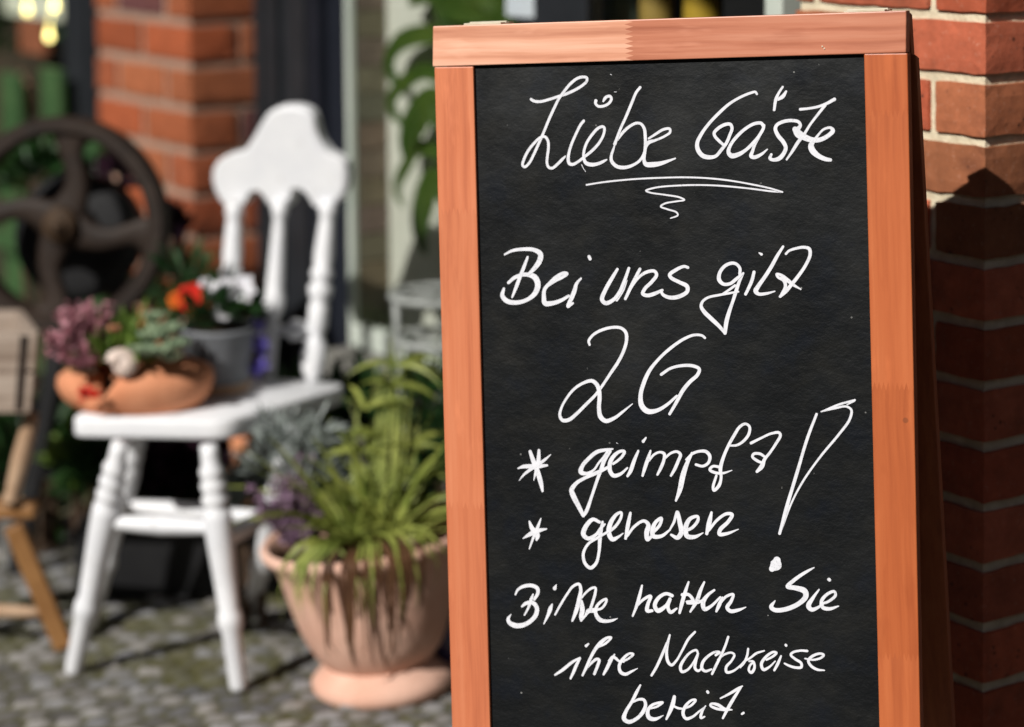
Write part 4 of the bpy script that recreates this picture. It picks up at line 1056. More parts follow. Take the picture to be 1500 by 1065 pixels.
for (x, y) in ((430, 720), (450, 690), (470, 720), (640, 690), (655, 730), (650, 660), (640, 760), (500, 640), (520, 650), (455, 640)):
    tp = at(x, y, DU - .06 + rv(-.05, .05)); b_ = gc + Vector((rv(-.03, .03), 0, 0)); md = b_.lerp(tp, .5) + Vector((0, 0, rv(.03, .08)))
    mb.blade(bez(b_, md, tp, 8), rv(.009, .014), V(0, -.5, 1), wprof)
# side plantlets on the uprights
for (x, y) in ((575, 565), (535, 600), (600, 655), (560, 640), (580, 535), (570, 690), (530, 665), (610, 690)):
    c = at(x, y, DU - .02)
    for k in range(9):
        an = rv(0, 6.28); mb.blade(arc(c, (math.cos(an), math.sin(an) * .6, rv(.1, .8)), rv(.05, .10), 1.3, 6), rv(.007, .011), rdir() + V(0, -1, 0), wprof)
grass = thing('spiky_grass', 'yellow-green arching spiky grass with brown tips hanging over the front of the urn', 'grass plant', rim)
mb.build('blade', YG, grass)
mb = MB()
for x, yb_ in ((474, 950), (480, 935), (483, 880), (508, 945), (514, 960), (520, 900), (530, 950), (534, 890), (566, 945), (572, 965), (584, 955), (590, 930), (596, 880), (500, 860), (550, 870), (612, 900)):
    ca = max(-.95, min(.95, (x - PCX) / FPX * (DU - .15) - rim.x)) / .176
    an = -math.acos(max(-.97, min(.97, ca))); e_ = rimpt(an, .172, .030); out = URX * math.cos(an) + V(0, math.sin(an), 0)
    s_ = gc + Vector((rv(-.05, .05), rv(-.06, 0), .0)); L = (yb_ - 800) / 870 + rv(-.01, .01)
    drop = [e_ + out * .012 - Z * .012, e_ + out * .010 - Z * (.02 + L * .35), e_ + out * (-.006) - Z * (.02 + L * .7) + rdir() * .005, e_ - out * .022 - Z * L + rdir() * .006]
    mb.blade(bez(s_, s_.lerp(e_, .6) + Z * .05, e_, 5) + drop, rv(.004, .009), out, lambda t: 1 if t < .8 else max(.1, (1 - t) * 5))
mb.build('dry_runner', DRY, grass)
mb = MB()
for _ in range(30):
    an = rv(-2.5, -.7); e_ = rimpt(an, .172, .03); s_ = gc + Vector((rv(-.04, .04), rv(-.05, 0), .0)); out = URX * math.cos(an) + V(0, math.sin(an), 0)
    L = rv(.02, .11); mb.blade(bez(s_, s_.lerp(e_, .6) + Z * .07, e_, 5) + [e_ + out * .018 - Z * L * .5, e_ + out * .012 - Z * L], rv(.006, .010), out, wprof)
mb.build('hanging_blade', YG, grass)
hb = rim + V(-.10, -.03, 0)
heather('heather_plant', 'mauve heather at the left side of the big urn', PURP, hb,
        [(at(405, 705, DU - .04), .03, 9), (at(430, 690, DU), .03, 10), (at(385, 730, DU - .05), .025, 8), (at(450, 720, DU - .03), .03, 9), (at(420, 740, DU - .06), .03, 7)], 30, .012, nb=34)
mb = MB()
for (x, y, n_) in ((400, 660, 40), (430, 650, 50), (455, 660, 45), (380, 690, 30), (470, 700, 40), (440, 700, 40), (460, 640, 30), (410, 625, 20)):
    leafball(mb, at(x, y, DU + rv(-.02, .06)), (.035, .03, .035), n_, .032, .007)
tag(mb.build('silver_foliage', GREY), 'feathery silver-grey foliage over the left rim of the urn', 'plant')
mb = MB()
for (x, y, n_) in ((640, 640, 70), (655, 690, 60), (620, 700, 70), (600, 740, 60), (520, 730, 60), (480, 745, 40), (670, 650, 60), (690, 700, 60), (560, 740, 50)):
    leafball(mb, at(x, y, DU + rv(0, .08)), (.05, .04, .04), n_, .045, .010)
tag(mb.build('leafy_underplanting', DG), 'dense dark green leaves at the foot of the spiky grass in the urn', 'plant')
TROUGH = simple('black_zinc', (0.006, 0.006, 0.007), (0.014, 0.014, 0.015), 10, 0.6, 0.3, 0.001)
# ------------------------------------------------------------------ iron flywheel on its stand
IRON = simple('rusty_cast_iron', (0.012, 0.0075, 0.0055), (0.030, 0.018, 0.012), 14, 0.62, 0.28, 0.002)
RUST = simple('rusty_hub', (0.03, 0.017, 0.009), (0.06, 0.033, 0.015), 30, 0.7, 0.3, 0.002)
wc = at(93, 328, 4.45); WR_ = 0.199
wx = Vector((.985, -.17, 0)).normalized(); wz = Vector((0.01, .06, 1)).normalized(); wy = wz.cross(wx).normalized(); wz = wx.cross(wy)
def wp(r, an, d=0.0): return wc + (wx * math.cos(an) + wz * math.sin(an)) * r + wy * d
wheel = thing('iron_flywheel', 'rusty cast iron flywheel with four curved spokes on a dark stand', 'wheel', (wc.x, wc.y, 0))
mb = MB(); mb.turned(wc - wy * .024, wc + wy * .024, [(0, WR_ - .004), (.12, WR_), (.88, WR_), (1, WR_ - .004), (1, WR_ - .026), (.8, WR_ - .033), (.2, WR_ - .033), (0, WR_ - .026), (0, WR_ - .004)], 64, False)
mb.build('rim', IRON, wheel, smooth=False)
for k in range(4):
    mb = MB(); pts = []
    for (r, a) in ((.025, 62), (.05, 58), (.08, 62), (.105, 69), (.13, 75), (.15, 77), (.172, 75)):
        pts.append((r, R(a + 8 - 90 * k)))
    P = []
    for i in range(len(pts)):
        P.append(wp(*pts[i]))
    n = len(P); vs = []; fs = []
    ws = [.070, .054, .042, .036, .040, .056, .086]
    for i, p in enumerate(P):
        d = (P[min(i + 1, n - 1)] - P[max(i - 1, 0)]).normalized(); x = d.cross(wy).normalized()
        for sx_, sy_ in ((-1, -.6), (-.6, -1), (.6, -1), (1, -.6), (1, .6), (.6, 1), (-.6, 1), (-1, .6)): vs.append(p + x * sx_ * ws[i] / 2 + wy * sy_ * .011)
    for i in range(n - 1):
        for j in range(8): fs.append((i * 8 + j, i * 8 + (j + 1) % 8, (i + 1) * 8 + (j + 1) % 8, (i + 1) * 8 + j))
    mb.add(vs, fs); mb.build('spoke', IRON, wheel, smooth=True)
mb = MB(); mb.turned(wc - wy * .034, wc + wy * .034, [(0, .018), (.06, .030), (.2, .034), (.8, .034), (1, .030)], 28); mb.turned(wc - wy * .046, wc - wy * .030, [(0, .012), (.2, .015), (1, .015)], 16)
mb.build('hub', RUST, wheel, smooth=True)
mb = MB(); mb.turned(wc + wy * .13 - wx * .03 - wz * .04, wc + wy * .24 - wx * .03 - wz * .04, [(0, .095), (.05, .118), (.3, .124), (1, .11)], 30); mb.build('housing', TROUGH, wheel, smooth=True)
mb = MB(); mb.tube([wc, wc + wy * .20], .014, 12); mb.build('axle', IRON, wheel, smooth=True)
mb = MB(); bk = wc + wy * .16
for sgn in (-1, 1):
    mb.bar(bk + wx * sgn * .02, Vector((bk.x, bk.y, 0)) + wx * sgn * .17, .035, .03)
    mb.bar(Vector((bk.x, bk.y, .20)) + wx * sgn * .14 , Vector((bk.x, bk.y, .20)) - wx * sgn * .14, .03, .02)
mb.ball(bk, .035, .03, .035)
mb.build('stand', TROUGH, wheel)

# ------------------------------------------------------------------ weathered crate on crossed wooden legs
OLDW = woodmat('weathered_plank', [(0.15, 0.105, 0.075), (0.31, 0.245, 0.195), (0.43, 0.36, 0.30), (0.36, 0.285, 0.235)], 0, (), 0.8, 0.2)
LEGW = simple('honey_wood', (0.19, 0.085, 0.026), (0.29, 0.145, 0.05), 18, 0.55, 0.35, 0.001)
PALEW = simple('pale_turned_wood', (0.32, 0.20, 0.12), (0.44, 0.30, 0.195), 18, 0.6, 0.3, 0.001)
DC = 4.14
k0, k1, k2, k3 = at(-110, 487, DC), at(55, 488, DC), at(44, 606, DC), at(-105, 606, DC)
crate = thing('wooden_crate', 'weathered wooden crate of two pale planks at the left edge of the picture', 'crate', (k0 + k1 + k2 + k3) / 4)
dz = V(-.07, .20, 0)
def quadbox(mb, a, b, c, d, off):
    p = [a, b, c, d]; q = [x + off for x in p]
    mb.add(p + q, [(0, 1, 2, 3), (7, 6, 5, 4), (0, 4, 5, 1), (1, 5, 6, 2), (2, 6, 7, 3), (3, 7, 4, 0)])
for t0, t1 in ((0, .47), (.50, 1)):
    mb = MB(); quadbox(mb, k0.lerp(k3, t0), k1.lerp(k2, t0), k1.lerp(k2, t1), k0.lerp(k3, t1), V(0, .016, 0)); mb.build('plank', OLDW, crate, bevel=.003)
mb = MB(); quadbox(mb, k1 + V(0, .017, 0) - V(.016, 0, 0), k1 + V(0, .017, 0), k2 + V(0, .017, 0), k2 + V(0, .017, 0) - V(.016, 0, 0), dz); mb.build('end_panel', OLDW, crate, bevel=.002)
mb = MB(); quadbox(mb, k0 + dz, k1 + dz, k2 + dz, k3 + dz, V(0, .016, 0)); mb.build('plank', OLDW, crate, bevel=.002)
mb = MB(); f_ = lambda s, t: k0.lerp(k1, s).lerp(k3.lerp(k2, s), t) + V(0, -.003, 0)
quadbox(mb, f_(.85, .03), f_(.92, .03), f_(.92, .95), f_(.85, .95), V(0, .003, 0)); mb.build('metal_strap', IRON, crate)
mb = MB(); quadbox(mb, k3 + V(.01, .018, .004), k2 + V(-.02, .018, .004), k2 + V(-.02, .2, .004), k3 + V(.01, .2, .004), V(0, 0, .01)); mb.build('bottom_board', OLDW, crate)
# folding trestle below it
g1 = onz(95, 952); D1 = (g1 - CAM).dot(FWD)
st = thing('folding_trestle', 'honey coloured crossed wooden trestle under the weathered crate', 'trestle', (g1.x - .12, g1.y, 0))
a = at(20, 770, D1 - .02); mb = MB(); mb.bar(g1 + V(0, 0, .004), a, .034, .022, (0, 1, 0)); mb.build('leg', LEGW, st, bevel=.004)
b_ = Vector((2 * a.x - g1.x - .06, g1.y + .05, .004)); mb = MB(); mb.bar(b_, a + V(-.05, .05, 0), .034, .022, (0, 1, 0)); mb.build('leg', LEGW, st, bevel=.004)
mb = MB(); mb.turned(at(14, 738, D1 - .03), at(48, 604, DC + .05), [(0, .012), (.06, .0165), (.10, .012), (.16, .0135), (.5, .0165), (.9, .014), (1, .012)], 16); mb.build('turned_post', PALEW, st, smooth=True)
mb = MB(); mb.turned(at(-150, 738, D1 + .03), at(-120, 604, DC + .05), [(0, .012), (.06, .0165), (.10, .012), (.16, .0135), (.5, .0165), (.9, .014), (1, .012)], 16); mb.build('turned_post', PALEW, st, smooth=True)
c0_, c1_ = at(-170, 750, D1), at(50, 750, D1 - .03)
mb = MB(); mb.obox(c0_ - Z * .014, c1_ - c0_, V(0, .05, 0), Z * .026); mb.build('top_bar', LEGW, st, bevel=.006)
mb = MB(); mb.turned(g1.lerp(a, .30) + V(-.008, 0, 0), b_.lerp(a, .27), [(0, .008), (.2, .010), (.5, .012), (.8, .010), (1, .008)], 12); mb.build('stretcher', PALEW, st, smooth=True)

# ------------------------------------------------------------------ dark trough and plants behind the chair
t0_, t1_ = onz(110, 878), onz(392, 872)
ax = (t1_ - t0_); ax.z = 0; ay = Z.cross(ax).normalized()
tr_ = thing('black_trough', 'low black planting trough on the setts behind the white chair', 'planter', (t0_ + t1_) / 2)
mb = MB(); mb.obox(t0_, ax, ay * .014, Z * .13); mb.obox(t0_ + ay * .206, ax, ay * .014, Z * .13)
axn = ax.normalized()
mb.obox(t0_ + ay * .0142, axn * .014, ay * .1916, Z * .13); mb.obox(t0_ + ax + ay * .0142 - axn * .014, axn * .014, ay * .1916, Z * .13); mb.build('trough_wall', TROUGH, tr_, bevel=.002)
mb = MB(); mb.obox(t0_ + axn * .0142 + ay * .0142 + Z * .1, ax - axn * .0284, ay * .1916, Z * .012); mb.build('soil', SOIL, tr_)
def bush(name, label, mat, c, r, n, ll, lw, group=None, ground=0.1, stemm=BARK):
    group = group or {'dark_green_plant': 'dark green plants along the shop front', 'dark_plum_plant': 'plum leaved plants in the trough', 'plum_leaf_plant': 'plum leaved plants behind the flywheel'}.get(name)
    c = Vector(c); root = thing(name, label, 'plant', (c.x, c.y, ground), group)
    mb = MB()
    for _ in range(9):
        q = c + Vector((rv(-1, 1) * r[0], rv(-1, 1) * r[1], rv(-.2, .7) * r[2]))
        b = Vector((c.x + rv(-.02, .02), c.y + rv(-.02, .02), ground)); mb.tube([b, b.lerp(q, .5) + rdir() * .01, q], [.004, .003, .0015], 5)
    mb.build('stem', stemm, root)
    mb = MB(); leafball(mb, c, r, n, ll, lw); mb.build('foliage', mat, root); return root
DT = (t0_ - CAM).dot(FWD) + .1
bush('dark_plum_plant', 'dark plum leaved bushy plant under the seat of the white chair', PLUM, at(225, 715, DT), (.07, .05, .09), 170, .055, .028)
bush('dark_plum_plant', 'dark plum leaved plant between the front legs, right of a green one', PLUM, at(285, 700, DT), (.05, .05, .10), 120, .055, .026)
bush('dark_green_plant', 'dark green leafy plant in the trough between two plum ones', DG, at(258, 730, DT + .03), (.05, .05, .10), 120, .055, .022)
bush('dark_green_plant', 'dark green leafy plant in the trough left of the front chair legs', DG, at(150, 715, DT), (.06, .05, .10), 150, .06, .026)
bush('dark_green_plant', 'low dark green plant in the right end of the trough behind the chair', DG, at(335, 765, DT), (.07, .05, .05), 110, .05, .02)
bush('dark_green_plant', 'dark green bushy plant behind the seat of the chair and the urn heather', DG, at(440, 625, 4.42), (.08, .06, .08), 220, .05, .02, ground=0.0)
bush('dark_green_plant', 'tall dark green plant against the plinth behind the urn', DG, at(520, 640, 4.42), (.07, .05, .13), 200, .05, .02, ground=0.0)
bush('dark_green_plant', 'dark green plant against the plinth half hidden by the chalkboard', DG, at(625, 620, 4.36), (.08, .05, .10), 200, .05, .02, ground=0.0)
bush('silver_plant', 'silver leaved plant beside the right front leg of the chair', GREY, at(368, 735, 4.33), (.035, .035, .07), 170, .04, .012, ground=0.0)
bush('plum_leaf_plant', 'tall plant with dark plum leaves behind the iron flywheel', PLUM, at(168, 275, 4.72), (.02, .02, .05), 22, .06, .03, ground=0.0)
bush('plum_leaf_plant', 'tall plant with drooping plum leaves right of the iron flywheel', PLUM, at(262, 350, 4.66), (.016, .015, .04), 16, .06, .03, ground=0.0)
bush('dark_green_plant', 'dark green bush seen through the spokes of the iron flywheel', DG, at(60, 270, 4.80), (.10, .05, .06), 90, .07, .03, ground=0.0)
bush('dark_green_plant', 'dark green bush in the shade below the iron flywheel', DG, at(60, 720, 4.80), (.22, .08, .22), 260, .07, .035, ground=0.0)
bush('olive_plant', 'small olive green plant left of the trough', LG, at(120, 690, 4.62), (.05, .04, .09), 60, .06, .018, ground=0.0)
s0 = onz(352, 860); s0 = Vector((t0_.x * .15 + t1_.x * .85, t0_.y + .1, .112)) 
mb = MB(); mb.turned(s0, at(352, 640, (s0 - CAM).dot(FWD)), [(0, .024), (.1, .026), (.7, .022), (.85, .016), (.93, .019), (1, .018)], 20)
tag(mb.build('terracotta_vase', TERRA, smooth=True), 'slim terracotta vase half hidden under the seat of the white chair', 'vase')
mb = MB(); bp = onz(672, 985); mb.turned(bp, bp + Z * .16, [(0, .05), (.05, .058), (.5, .078), (.85, .072), (.95, .078), (1, .076)], 28)
tag(mb.build('blue_pot', simple('cobalt_glaze', (0.008, 0.010, 0.05), (0.014, 0.018, 0.085), 10, .3, .5), smooth=True), 'dark blue glazed pot half hidden between urn and chalkboard', 'flower pot')

# ------------------------------------------------------------------ white wire plant stand by the window
WIRE = simple('white_enamel', (0.22, 0.235, 0.22), (0.32, 0.335, 0.32), 20, 0.5)
DS = 4.34
cs_ = at(650, 432, DS); stand = thing('wire_stand', 'white round metal plant stand behind the urn, partly hidden by the chalkboard', 'plant stand', (cs_.x, cs_.y, 0))
def ring(c, r, rad, n=40): 
    mb.tube([c + Vector((math.cos(2 * math.pi * i / n) * r, math.sin(2 * math.pi * i / n) * r, 0)) for i in range(n + 1)], rad, 8, False)
zA, zB = cs_.z, at(650, 497, DS).z
mb = MB(); ring(Vector((cs_.x, cs_.y, zA)), .094, .007); [mb.tube([Vector((cs_.x + math.cos(R(a_)) * .09, cs_.y + math.sin(R(a_)) * .09, zA)), Vector((cs_.x - math.cos(R(a_)) * .09, cs_.y - math.sin(R(a_)) * .09, zA))], .003, 6) for a_ in (0, 45, 90, 135)]; mb.build('upper_shelf', WIRE, stand, smooth=True)
mb = MB(); ring(Vector((cs_.x, cs_.y, zB)), .090, .007); [mb.tube([Vector((cs_.x + math.cos(R(a_)) * .087, cs_.y + math.sin(R(a_)) * .087, zB)), Vector((cs_.x - math.cos(R(a_)) * .087, cs_.y - math.sin(R(a_)) * .087, zB))], .003, 6) for a_ in (0, 45, 90, 135)]; mb.build('lower_shelf', WIRE, stand, smooth=True)
for k in range(3):
    an = R(200 + 120 * k); mb = MB(); d = Vector((math.cos(an), math.sin(an), 0))
    mb.tube([Vector((cs_.x, cs_.y, zA)) + d * .09, Vector((cs_.x, cs_.y, zB)) + d * .088, Vector((cs_.x, cs_.y, .2)) + d * .07, Vector((cs_.x, cs_.y, .005)) + d * .12], .007, 8); mb.build('leg', WIRE, stand, smooth=True)

# ------------------------------------------------------------------ inside the shop window
PLANT = leafmat('glossy_house_leaf', (0.03, 0.075, 0.012), (0.09, 0.14, 0.025), 8, 0.3, 0.35)
def pp(x, y, off=0.045): return onplane(x, y, rp(0, off), RN)
root_ = pp(690, 470, .045)
hp = thing('houseplant', 'houseplant with long drooping green leaves inside the shop window, left of the chalkboard', 'plant', root_)
mb = MB()
lf = [([(700, 60), (640, 50), (600, 58), (580, 80), (577, 108), (592, 135)], .030), ([(690, 150), (645, 105), (612, 118), (592, 140), (590, 165), (604, 186)], .026),
      ([(690, 210), (650, 155), (625, 175), (608, 210), (603, 245)], .055), ([(690, 250), (628, 215), (604, 245), (589, 275), (592, 305)], .024),
      ([(700, 330), (655, 265), (638, 300), (630, 340), (632, 375)], .045), ([(700, 40), (655, -12), (620, -10), (596, 8)], .040),
      ([(690, 30), (700, -20), (725, 5), (735, 40)], .04), ([(690, 60), (660, 10), (690, 18), (722, 30)], .035), ([(700, 80), (740, 40), (765, 60), (775, 120)], .045),
      ([(700, 160), (740, 130), (768, 160), (780, 220)], .04), ([(700, 30), (680, -40), (655, -30), (640, 20)], .03)]
for pts, wd in lf:
    q = [pp(*p) for p in pts]; o_ = rv(-.012, .014); q = [v + RN * (o_ - .012 * math.sin(math.pi * i / (len(q) - 1))) for i, v in enumerate(q)]
    sm = []
    for i in range(len(q) - 1):
        p0, p1, p2, p3 = q[max(i - 1, 0)], q[i], q[i + 1], q[min(i + 2, len(q) - 1)]
        for j in range(4):
            t = j / 4; sm.append(.5 * ((2 * p1) + (p2 - p0) * t + (2 * p0 - 5 * p1 + 4 * p2 - p3) * t * t + (3 * p1 - p0 - 3 * p2 + p3) * t ** 3))
    sm.append(q[-1]); mb.blade(sm, wd * 1.45, Vector((-.7, -.7, .25)), fold=.10)
mb.build('leaf', PLANT, hp)
mb = MB(); mb.tube([root_, pp(696, 300), pp(700, 60), pp(694, -30)], [.012, .01, .008, .005], 8); mb.build('stem', BARK, hp)
mb = MB(); pb_ = Vector((root_.x, root_.y, root_.z)); mb.turned(pb_ - Z * (pb_.z - .468), pb_, [(0, .022), (.9, .030), (1, .031)], 24); mb.build('pot', TERRA2, hp, smooth=True)
mb = MB(); a, b = pp(741, 23, .012), pp(784, 22, .012); d = Vector((b.x - a.x, b.y - a.y, 0)); mb.obox((a.x, a.y, a.z), d, RN * .001, Z * .12)
tag(mb.build('paper_notice', simple('white_paper', (.62, .66, .74), (.70, .73, .80), 8, .9, .1, 0)), 'bluish white paper sheet in the shop window above the chalkboard', 'notice')
def stood(name, label, cat, x, mat, r, prof, off=.12, yb=40, h=.4):
    b = pp(x, yb, off); b.z -= .12; mb = MB(); mb.turned(b, b + Z * h, [(t, rr * r) for t, rr in prof], 24)
    return tag(mb.build(name, mat, smooth=True), label, cat)
sh = pp(980, 40, .1).z - .125
mb = MB(); a, b = pp(868, 60, .06), pp(1062, 60, .06); mb.obox((a.x, a.y, sh - .02), Vector((b.x - a.x, b.y - a.y, 0)), RN * .16, Z * .0195)
tag(mb.build('window_shelf', simple('shelf_board', (.10, .08, .06), (.16, .13, .1), 20, .7)), 'narrow wooden shelf inside the window behind the chalkboard', 'shelf')
def onshelf(name, label, cat, x, mat, r, prof, off=.12, h=.4):
    b = pp(x, 40, off); b.z = sh; mb = MB(); mb.turned(b, b + Z * h, [(t, rr * r) for t, rr in prof], 24)
    return tag(mb.build(name, mat, smooth=True), label, cat)
onshelf('pillar_candle', 'slim white candle in the window above the chalkboard', 'candle', 877, simple('wax', (.72, .70, .62), (.80, .78, .70), 9, .5), .0062, [(0, 1), (.97, 1), (1, .7)], .09, .34)
onshelf('glass_bottle', 'grey-green bottle beside the white candle in the window', 'bottle', 912, simple('green_glass', (.13, .17, .13), (.20, .25, .20), 6, .25, .5), .031, [(0, .9), (.03, 1), (.6, 1), (.75, .6), (.8, .35), (1, .35)], .12, .42)
onshelf('brass_vase', 'dull yellow brass vase in the window behind the chalkboard', 'vase', 962, simple('old_brass', (.30, .20, .05), (.42, .29, .08), 12, .4, .5, .001), .030, [(0, .8), (.1, .9), (.4, 1), (.7, .8), (.85, .5), (1, .75)], .12, .4)
onshelf('gold_vase', 'bright golden vase right of the brass one in the window', 'vase', 1029, simple('gold_glaze', (.42, .27, .03), (.58, .38, .05), 12, .35, .5, .001), .032, [(0, .7), (.08, .85), (.35, 1), (.65, .9), (.85, .55), (1, .8)], .12, .42)
a, b = pp(1058, 10, .05), pp(1172, 10, .05)
mb = MB(); mb.obox((a.x, a.y, 0.44), Vector((b.x - a.x, b.y - a.y, 0)), RN * .3, Z * 1.6)
tag(mb.build('black_cabinet', TROUGH, bevel=.004), 'black cabinet inside the window beside the brick pillar', 'cabinet')

# ------------------------------------------------------------------ left of the brick pier
def lp(x, y, off): return onplane(x, y, Vector((C2.x, C2.y, 0)) + RN * off, RN)
a, b = lp(139.5, 100, .03), lp(93, 100, .03)
mb = MB(); d = Vector((b.x - a.x, b.y - a.y, 0)); mb.obox((a.x, a.y, 0), d, RN * .09, Z * 2.9)
dn = d.normalized(); mb.obox(Vector((a.x, a.y, 0)) + d * .2 - RN * .008, d * .5, RN * .0078, Z * 2.9)
tag(mb.build('door_post', DARK, bevel=.003), 'dark grey door post left of the brick pier', 'post')
a, b = lp(92, 100, .45), lp(-260, 100, .45)
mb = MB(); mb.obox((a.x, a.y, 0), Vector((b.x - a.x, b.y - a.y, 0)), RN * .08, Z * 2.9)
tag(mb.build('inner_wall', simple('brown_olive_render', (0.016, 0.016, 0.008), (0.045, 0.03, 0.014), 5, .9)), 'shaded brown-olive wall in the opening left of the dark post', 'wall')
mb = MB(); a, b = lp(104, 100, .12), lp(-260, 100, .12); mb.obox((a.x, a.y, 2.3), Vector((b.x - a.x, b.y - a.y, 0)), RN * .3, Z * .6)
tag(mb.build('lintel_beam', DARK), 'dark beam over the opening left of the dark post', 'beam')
GREENP = simple('green_paint', (0.03, 0.075, 0.026), (0.055, 0.11, 0.04), 12, .5)
sb = thing('green_bench', 'green painted bench with upright slats behind the iron flywheel', 'bench', lp(40, 700, -.02) * 1.0)
for x, y0, w_ in ((12, 105, 27), (71, 98, 27), (-60, 105, 27), (130, 190, 22)):
    mb = MB(); a, b = lp(x - w_ / 2, y0, -.03), lp(x + w_ / 2, y0, -.03); b.z = a.z
    d = Vector((b.x - a.x, b.y - a.y, 0)); mb.obox((a.x, a.y, .35), d, RN * .02, Z * (a.z - .35)); mb.build('slat', GREENP, sb, bevel=.004)
a, b = lp(-90, 322, -.055), lp(226, 316, -.055); b.z = a.z
mb = MB(); mb.obox((a.x, a.y, a.z - .022), Vector((b.x - a.x, b.y - a.y, 0)), RN * .0248, Z * .04); mb.build('rail', GREENP, sb, bevel=.004)
mb = MB(); mb.obox((a.x, a.y, .32), Vector((b.x - a.x, b.y - a.y, 0)), -RN * .22, Z * .028); mb.build('seat', GREENP, sb, bevel=.004)
for s_ in (0.04, .93):
    for o_ in (.0, -.20):
        mb = MB(); p = Vector((a.x, a.y, 0)).lerp(Vector((b.x, b.y, 0)), s_) + RN * o_; mb.obox(p, (b - a).normalized() * .03, -RN * .02, Z * .32); mb.build('leg', GREENP, sb)
mb = MB(); c = lp(40, 142, .02); e = (lp(33, 112, .02) - lp(47, 172, .02)); mb.turned(lp(49, 176, .02), lp(30, 108, .02), [(0, .006), (.1, .014), (.35, .021), (.6, .018), (.85, .012), (1, .004)], 16)
og = tag(mb.build('clay_ornament', simple('pink_clay', (.52, .27, .19), (.64, .38, .28), 20, .8), smooth=True), 'pinkish clay ornament hanging between two green slats', 'ornament')
mb = MB(); a, b = lp(28, 70, .1), lp(64, 70, .1); mb.obox((a.x, a.y, lp(40, 78, .1).z), Vector((b.x - a.x, b.y - a.y, 0)), RN * .02, Z * (lp(40, 28, .1).z - lp(40, 78, .1).z))
tag(mb.build('terracotta_tile', simple('old_tile', (.16, .05, .02), (.24, .08, .035), 14, .9), bevel=.003), 'orange terracotta tile hanging above the clay ornament', 'tile')
mb = MB(); a, b = lp(6, 0, .2), lp(92, 0, .2); mb.obox((a.x, a.y, lp(40, 24, .2).z), Vector((b.x - a.x, b.y - a.y, 0)), RN * .02, Z * .5)  # added panel whose pale colour stands in for blurred bright light
tag(mb.build('pale_light_panel', simple('pale_light_tone', (.42, .46, .34), (.56, .58, .46), 20, .9)), 'pale greenish panel standing in for blurred bright light at the top left corner', 'light panel')
bm_, bt_, bb_ = newmat('glint_glow', .4)  # emissive balls added for out-of-focus sunlit glints, not lamps
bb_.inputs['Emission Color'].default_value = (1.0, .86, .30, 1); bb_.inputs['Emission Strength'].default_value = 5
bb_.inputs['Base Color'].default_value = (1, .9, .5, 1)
for (x, y, lab) in ((72, 54, 'lowest glowing ball added for a sunlit glint, alone under the pale panel beside the dark post'), (40, 16, 'glowing ball added for a sunlit glint in front of the pale panel at the left'), (80, 10, 'glowing ball added for a sunlit glint in front of the pale panel close to the dark post')):
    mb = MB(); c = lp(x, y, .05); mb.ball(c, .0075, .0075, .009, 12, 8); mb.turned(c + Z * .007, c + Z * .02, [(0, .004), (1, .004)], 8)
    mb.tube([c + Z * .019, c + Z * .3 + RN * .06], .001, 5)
    tag(mb.build('glint_ball', bm_, smooth=True), lab, 'glint ball', 'glowing balls added for sunlit glints at the top left')

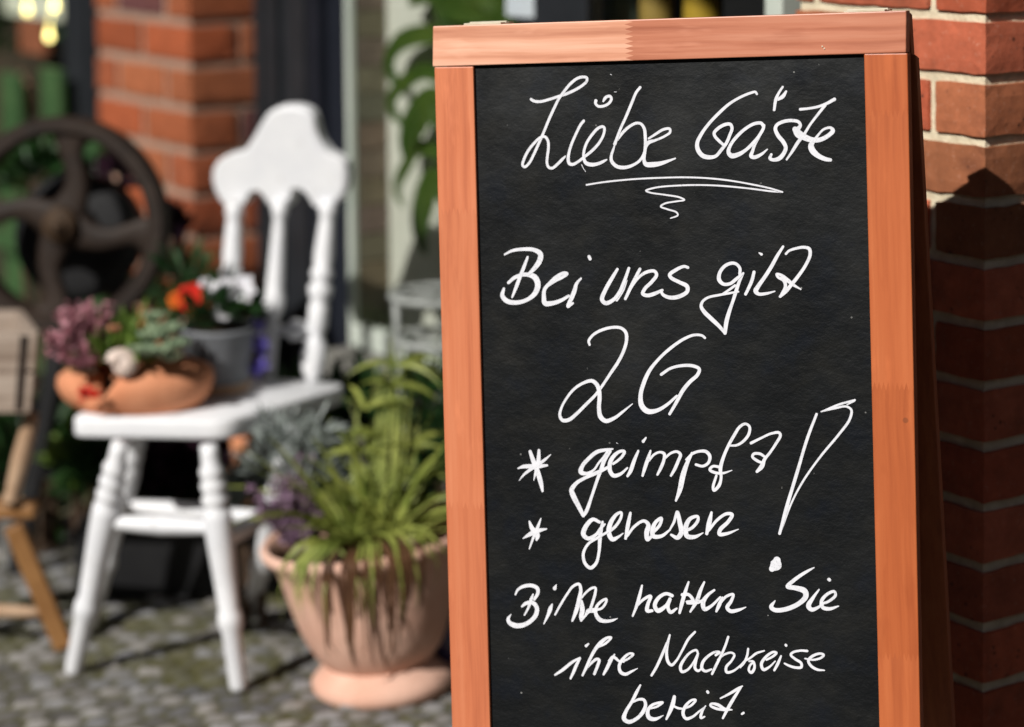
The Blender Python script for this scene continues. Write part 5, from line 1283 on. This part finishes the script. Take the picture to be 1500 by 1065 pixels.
# ------------------------------------------------------------------ unseen canopy and houses, added to block sky light and deepen the shade
cn = thing('shade_canopy', 'unseen dark canopy added over the shop front to block sky light', 'canopy', rp(.3, 0, 2.75))
mb = MB(); mb.obox(rp(-3.2, -2.15, 2.95), -FL * 6.6, RN * 2.3, Z * .07); mb.build('shade_canopy_roof', TROUGH, cn)
for q_ in (-.45, 0.9):
    mb = MB(); mb.bar(rp(q_, .02, 2.62), rp(q_, -1.2, 2.93), .05, .05); mb.build('shade_canopy_bracket', TROUGH, cn)
hs = thing('shade_house', 'unseen dark house added behind the camera to block sky light', 'house', (0, -8, 0))  # added out of view to shut off the low sky
HR = simple('shade_house_render', (0.03, 0.022, 0.018), (0.05, 0.035, 0.028), 2, .9)
mb = MB(); mb.obox((-16, -14, 0), V(32, 0, 0), V(0, 6, 0), Z * 6.2); mb.build('wall', HR, hs)  # wall of the added unseen house
mb = MB(); mb.add([(-16.4, -14.4, 6.21), (16.4, -14.4, 6.21), (16.4, -7.6, 6.21), (-16.4, -7.6, 6.21), (-16.4, -11, 9.0), (16.4, -11, 9.0)], [(3, 2, 1, 0), (0, 1, 5, 4), (2, 3, 4, 5), (1, 2, 5), (3, 0, 4)]); mb.build('roof', simple('roof_tile', (.12, .05, .035), (.18, .08, .05), 3, .9), hs)  # roof of the added unseen house
for i in range(7):
    for j in range(2):
        mb = MB(); mb.obox((-13.5 + i * 4, -8.0, 1.0 + j * 2.7), V(1.2, 0, 0), V(0, .03, 0), Z * 1.5); mb.build('window', DARK, hs)

for nm_, x0_, y0_, dx_, dy_, h_ in (('shade_side_house', -17, -6, 6, 20, 7.0), ('shade_side_house', 9, -7, 6, 12, 9.0)):
    t = thing(nm_, 'unseen dark house added at the %s end of the street to block sky light' % ('left' if x0_ < 0 else 'right'), 'house', (x0_ + dx_ / 2, y0_ + dy_ / 2, 0), 'houses added at the street ends to block sky light')  # added out of view to block sky light from the sides
    mb = MB(); mb.obox((x0_, y0_, 0), V(dx_, 0, 0), V(0, dy_, 0), Z * h_); mb.build('wall', HR, t)  # wall of the added unseen side house
    mb = MB(); xa, xb, ya, yb2 = x0_ - .3, x0_ + dx_ + .3, y0_ - .3, y0_ + dy_ + .3; xm = (xa + xb) / 2
    mb.add([(xa, ya, h_ + .01), (xb, ya, h_ + .01), (xb, yb2, h_ + .01), (xa, yb2, h_ + .01), (xm, ya, h_ + 2), (xm, yb2, h_ + 2)], [(3, 2, 1, 0), (0, 3, 5, 4), (1, 4, 5, 2), (0, 4, 1), (3, 2, 5)])
    mb.build('roof', bpy.data.materials['roof_tile'], t)

bush('climbing_plant', 'dark green climbing plant on the shaded wall at the top left', DG, lp(20, 60, .3), (.10, .05, .16), 130, .07, .03, ground=0.0)
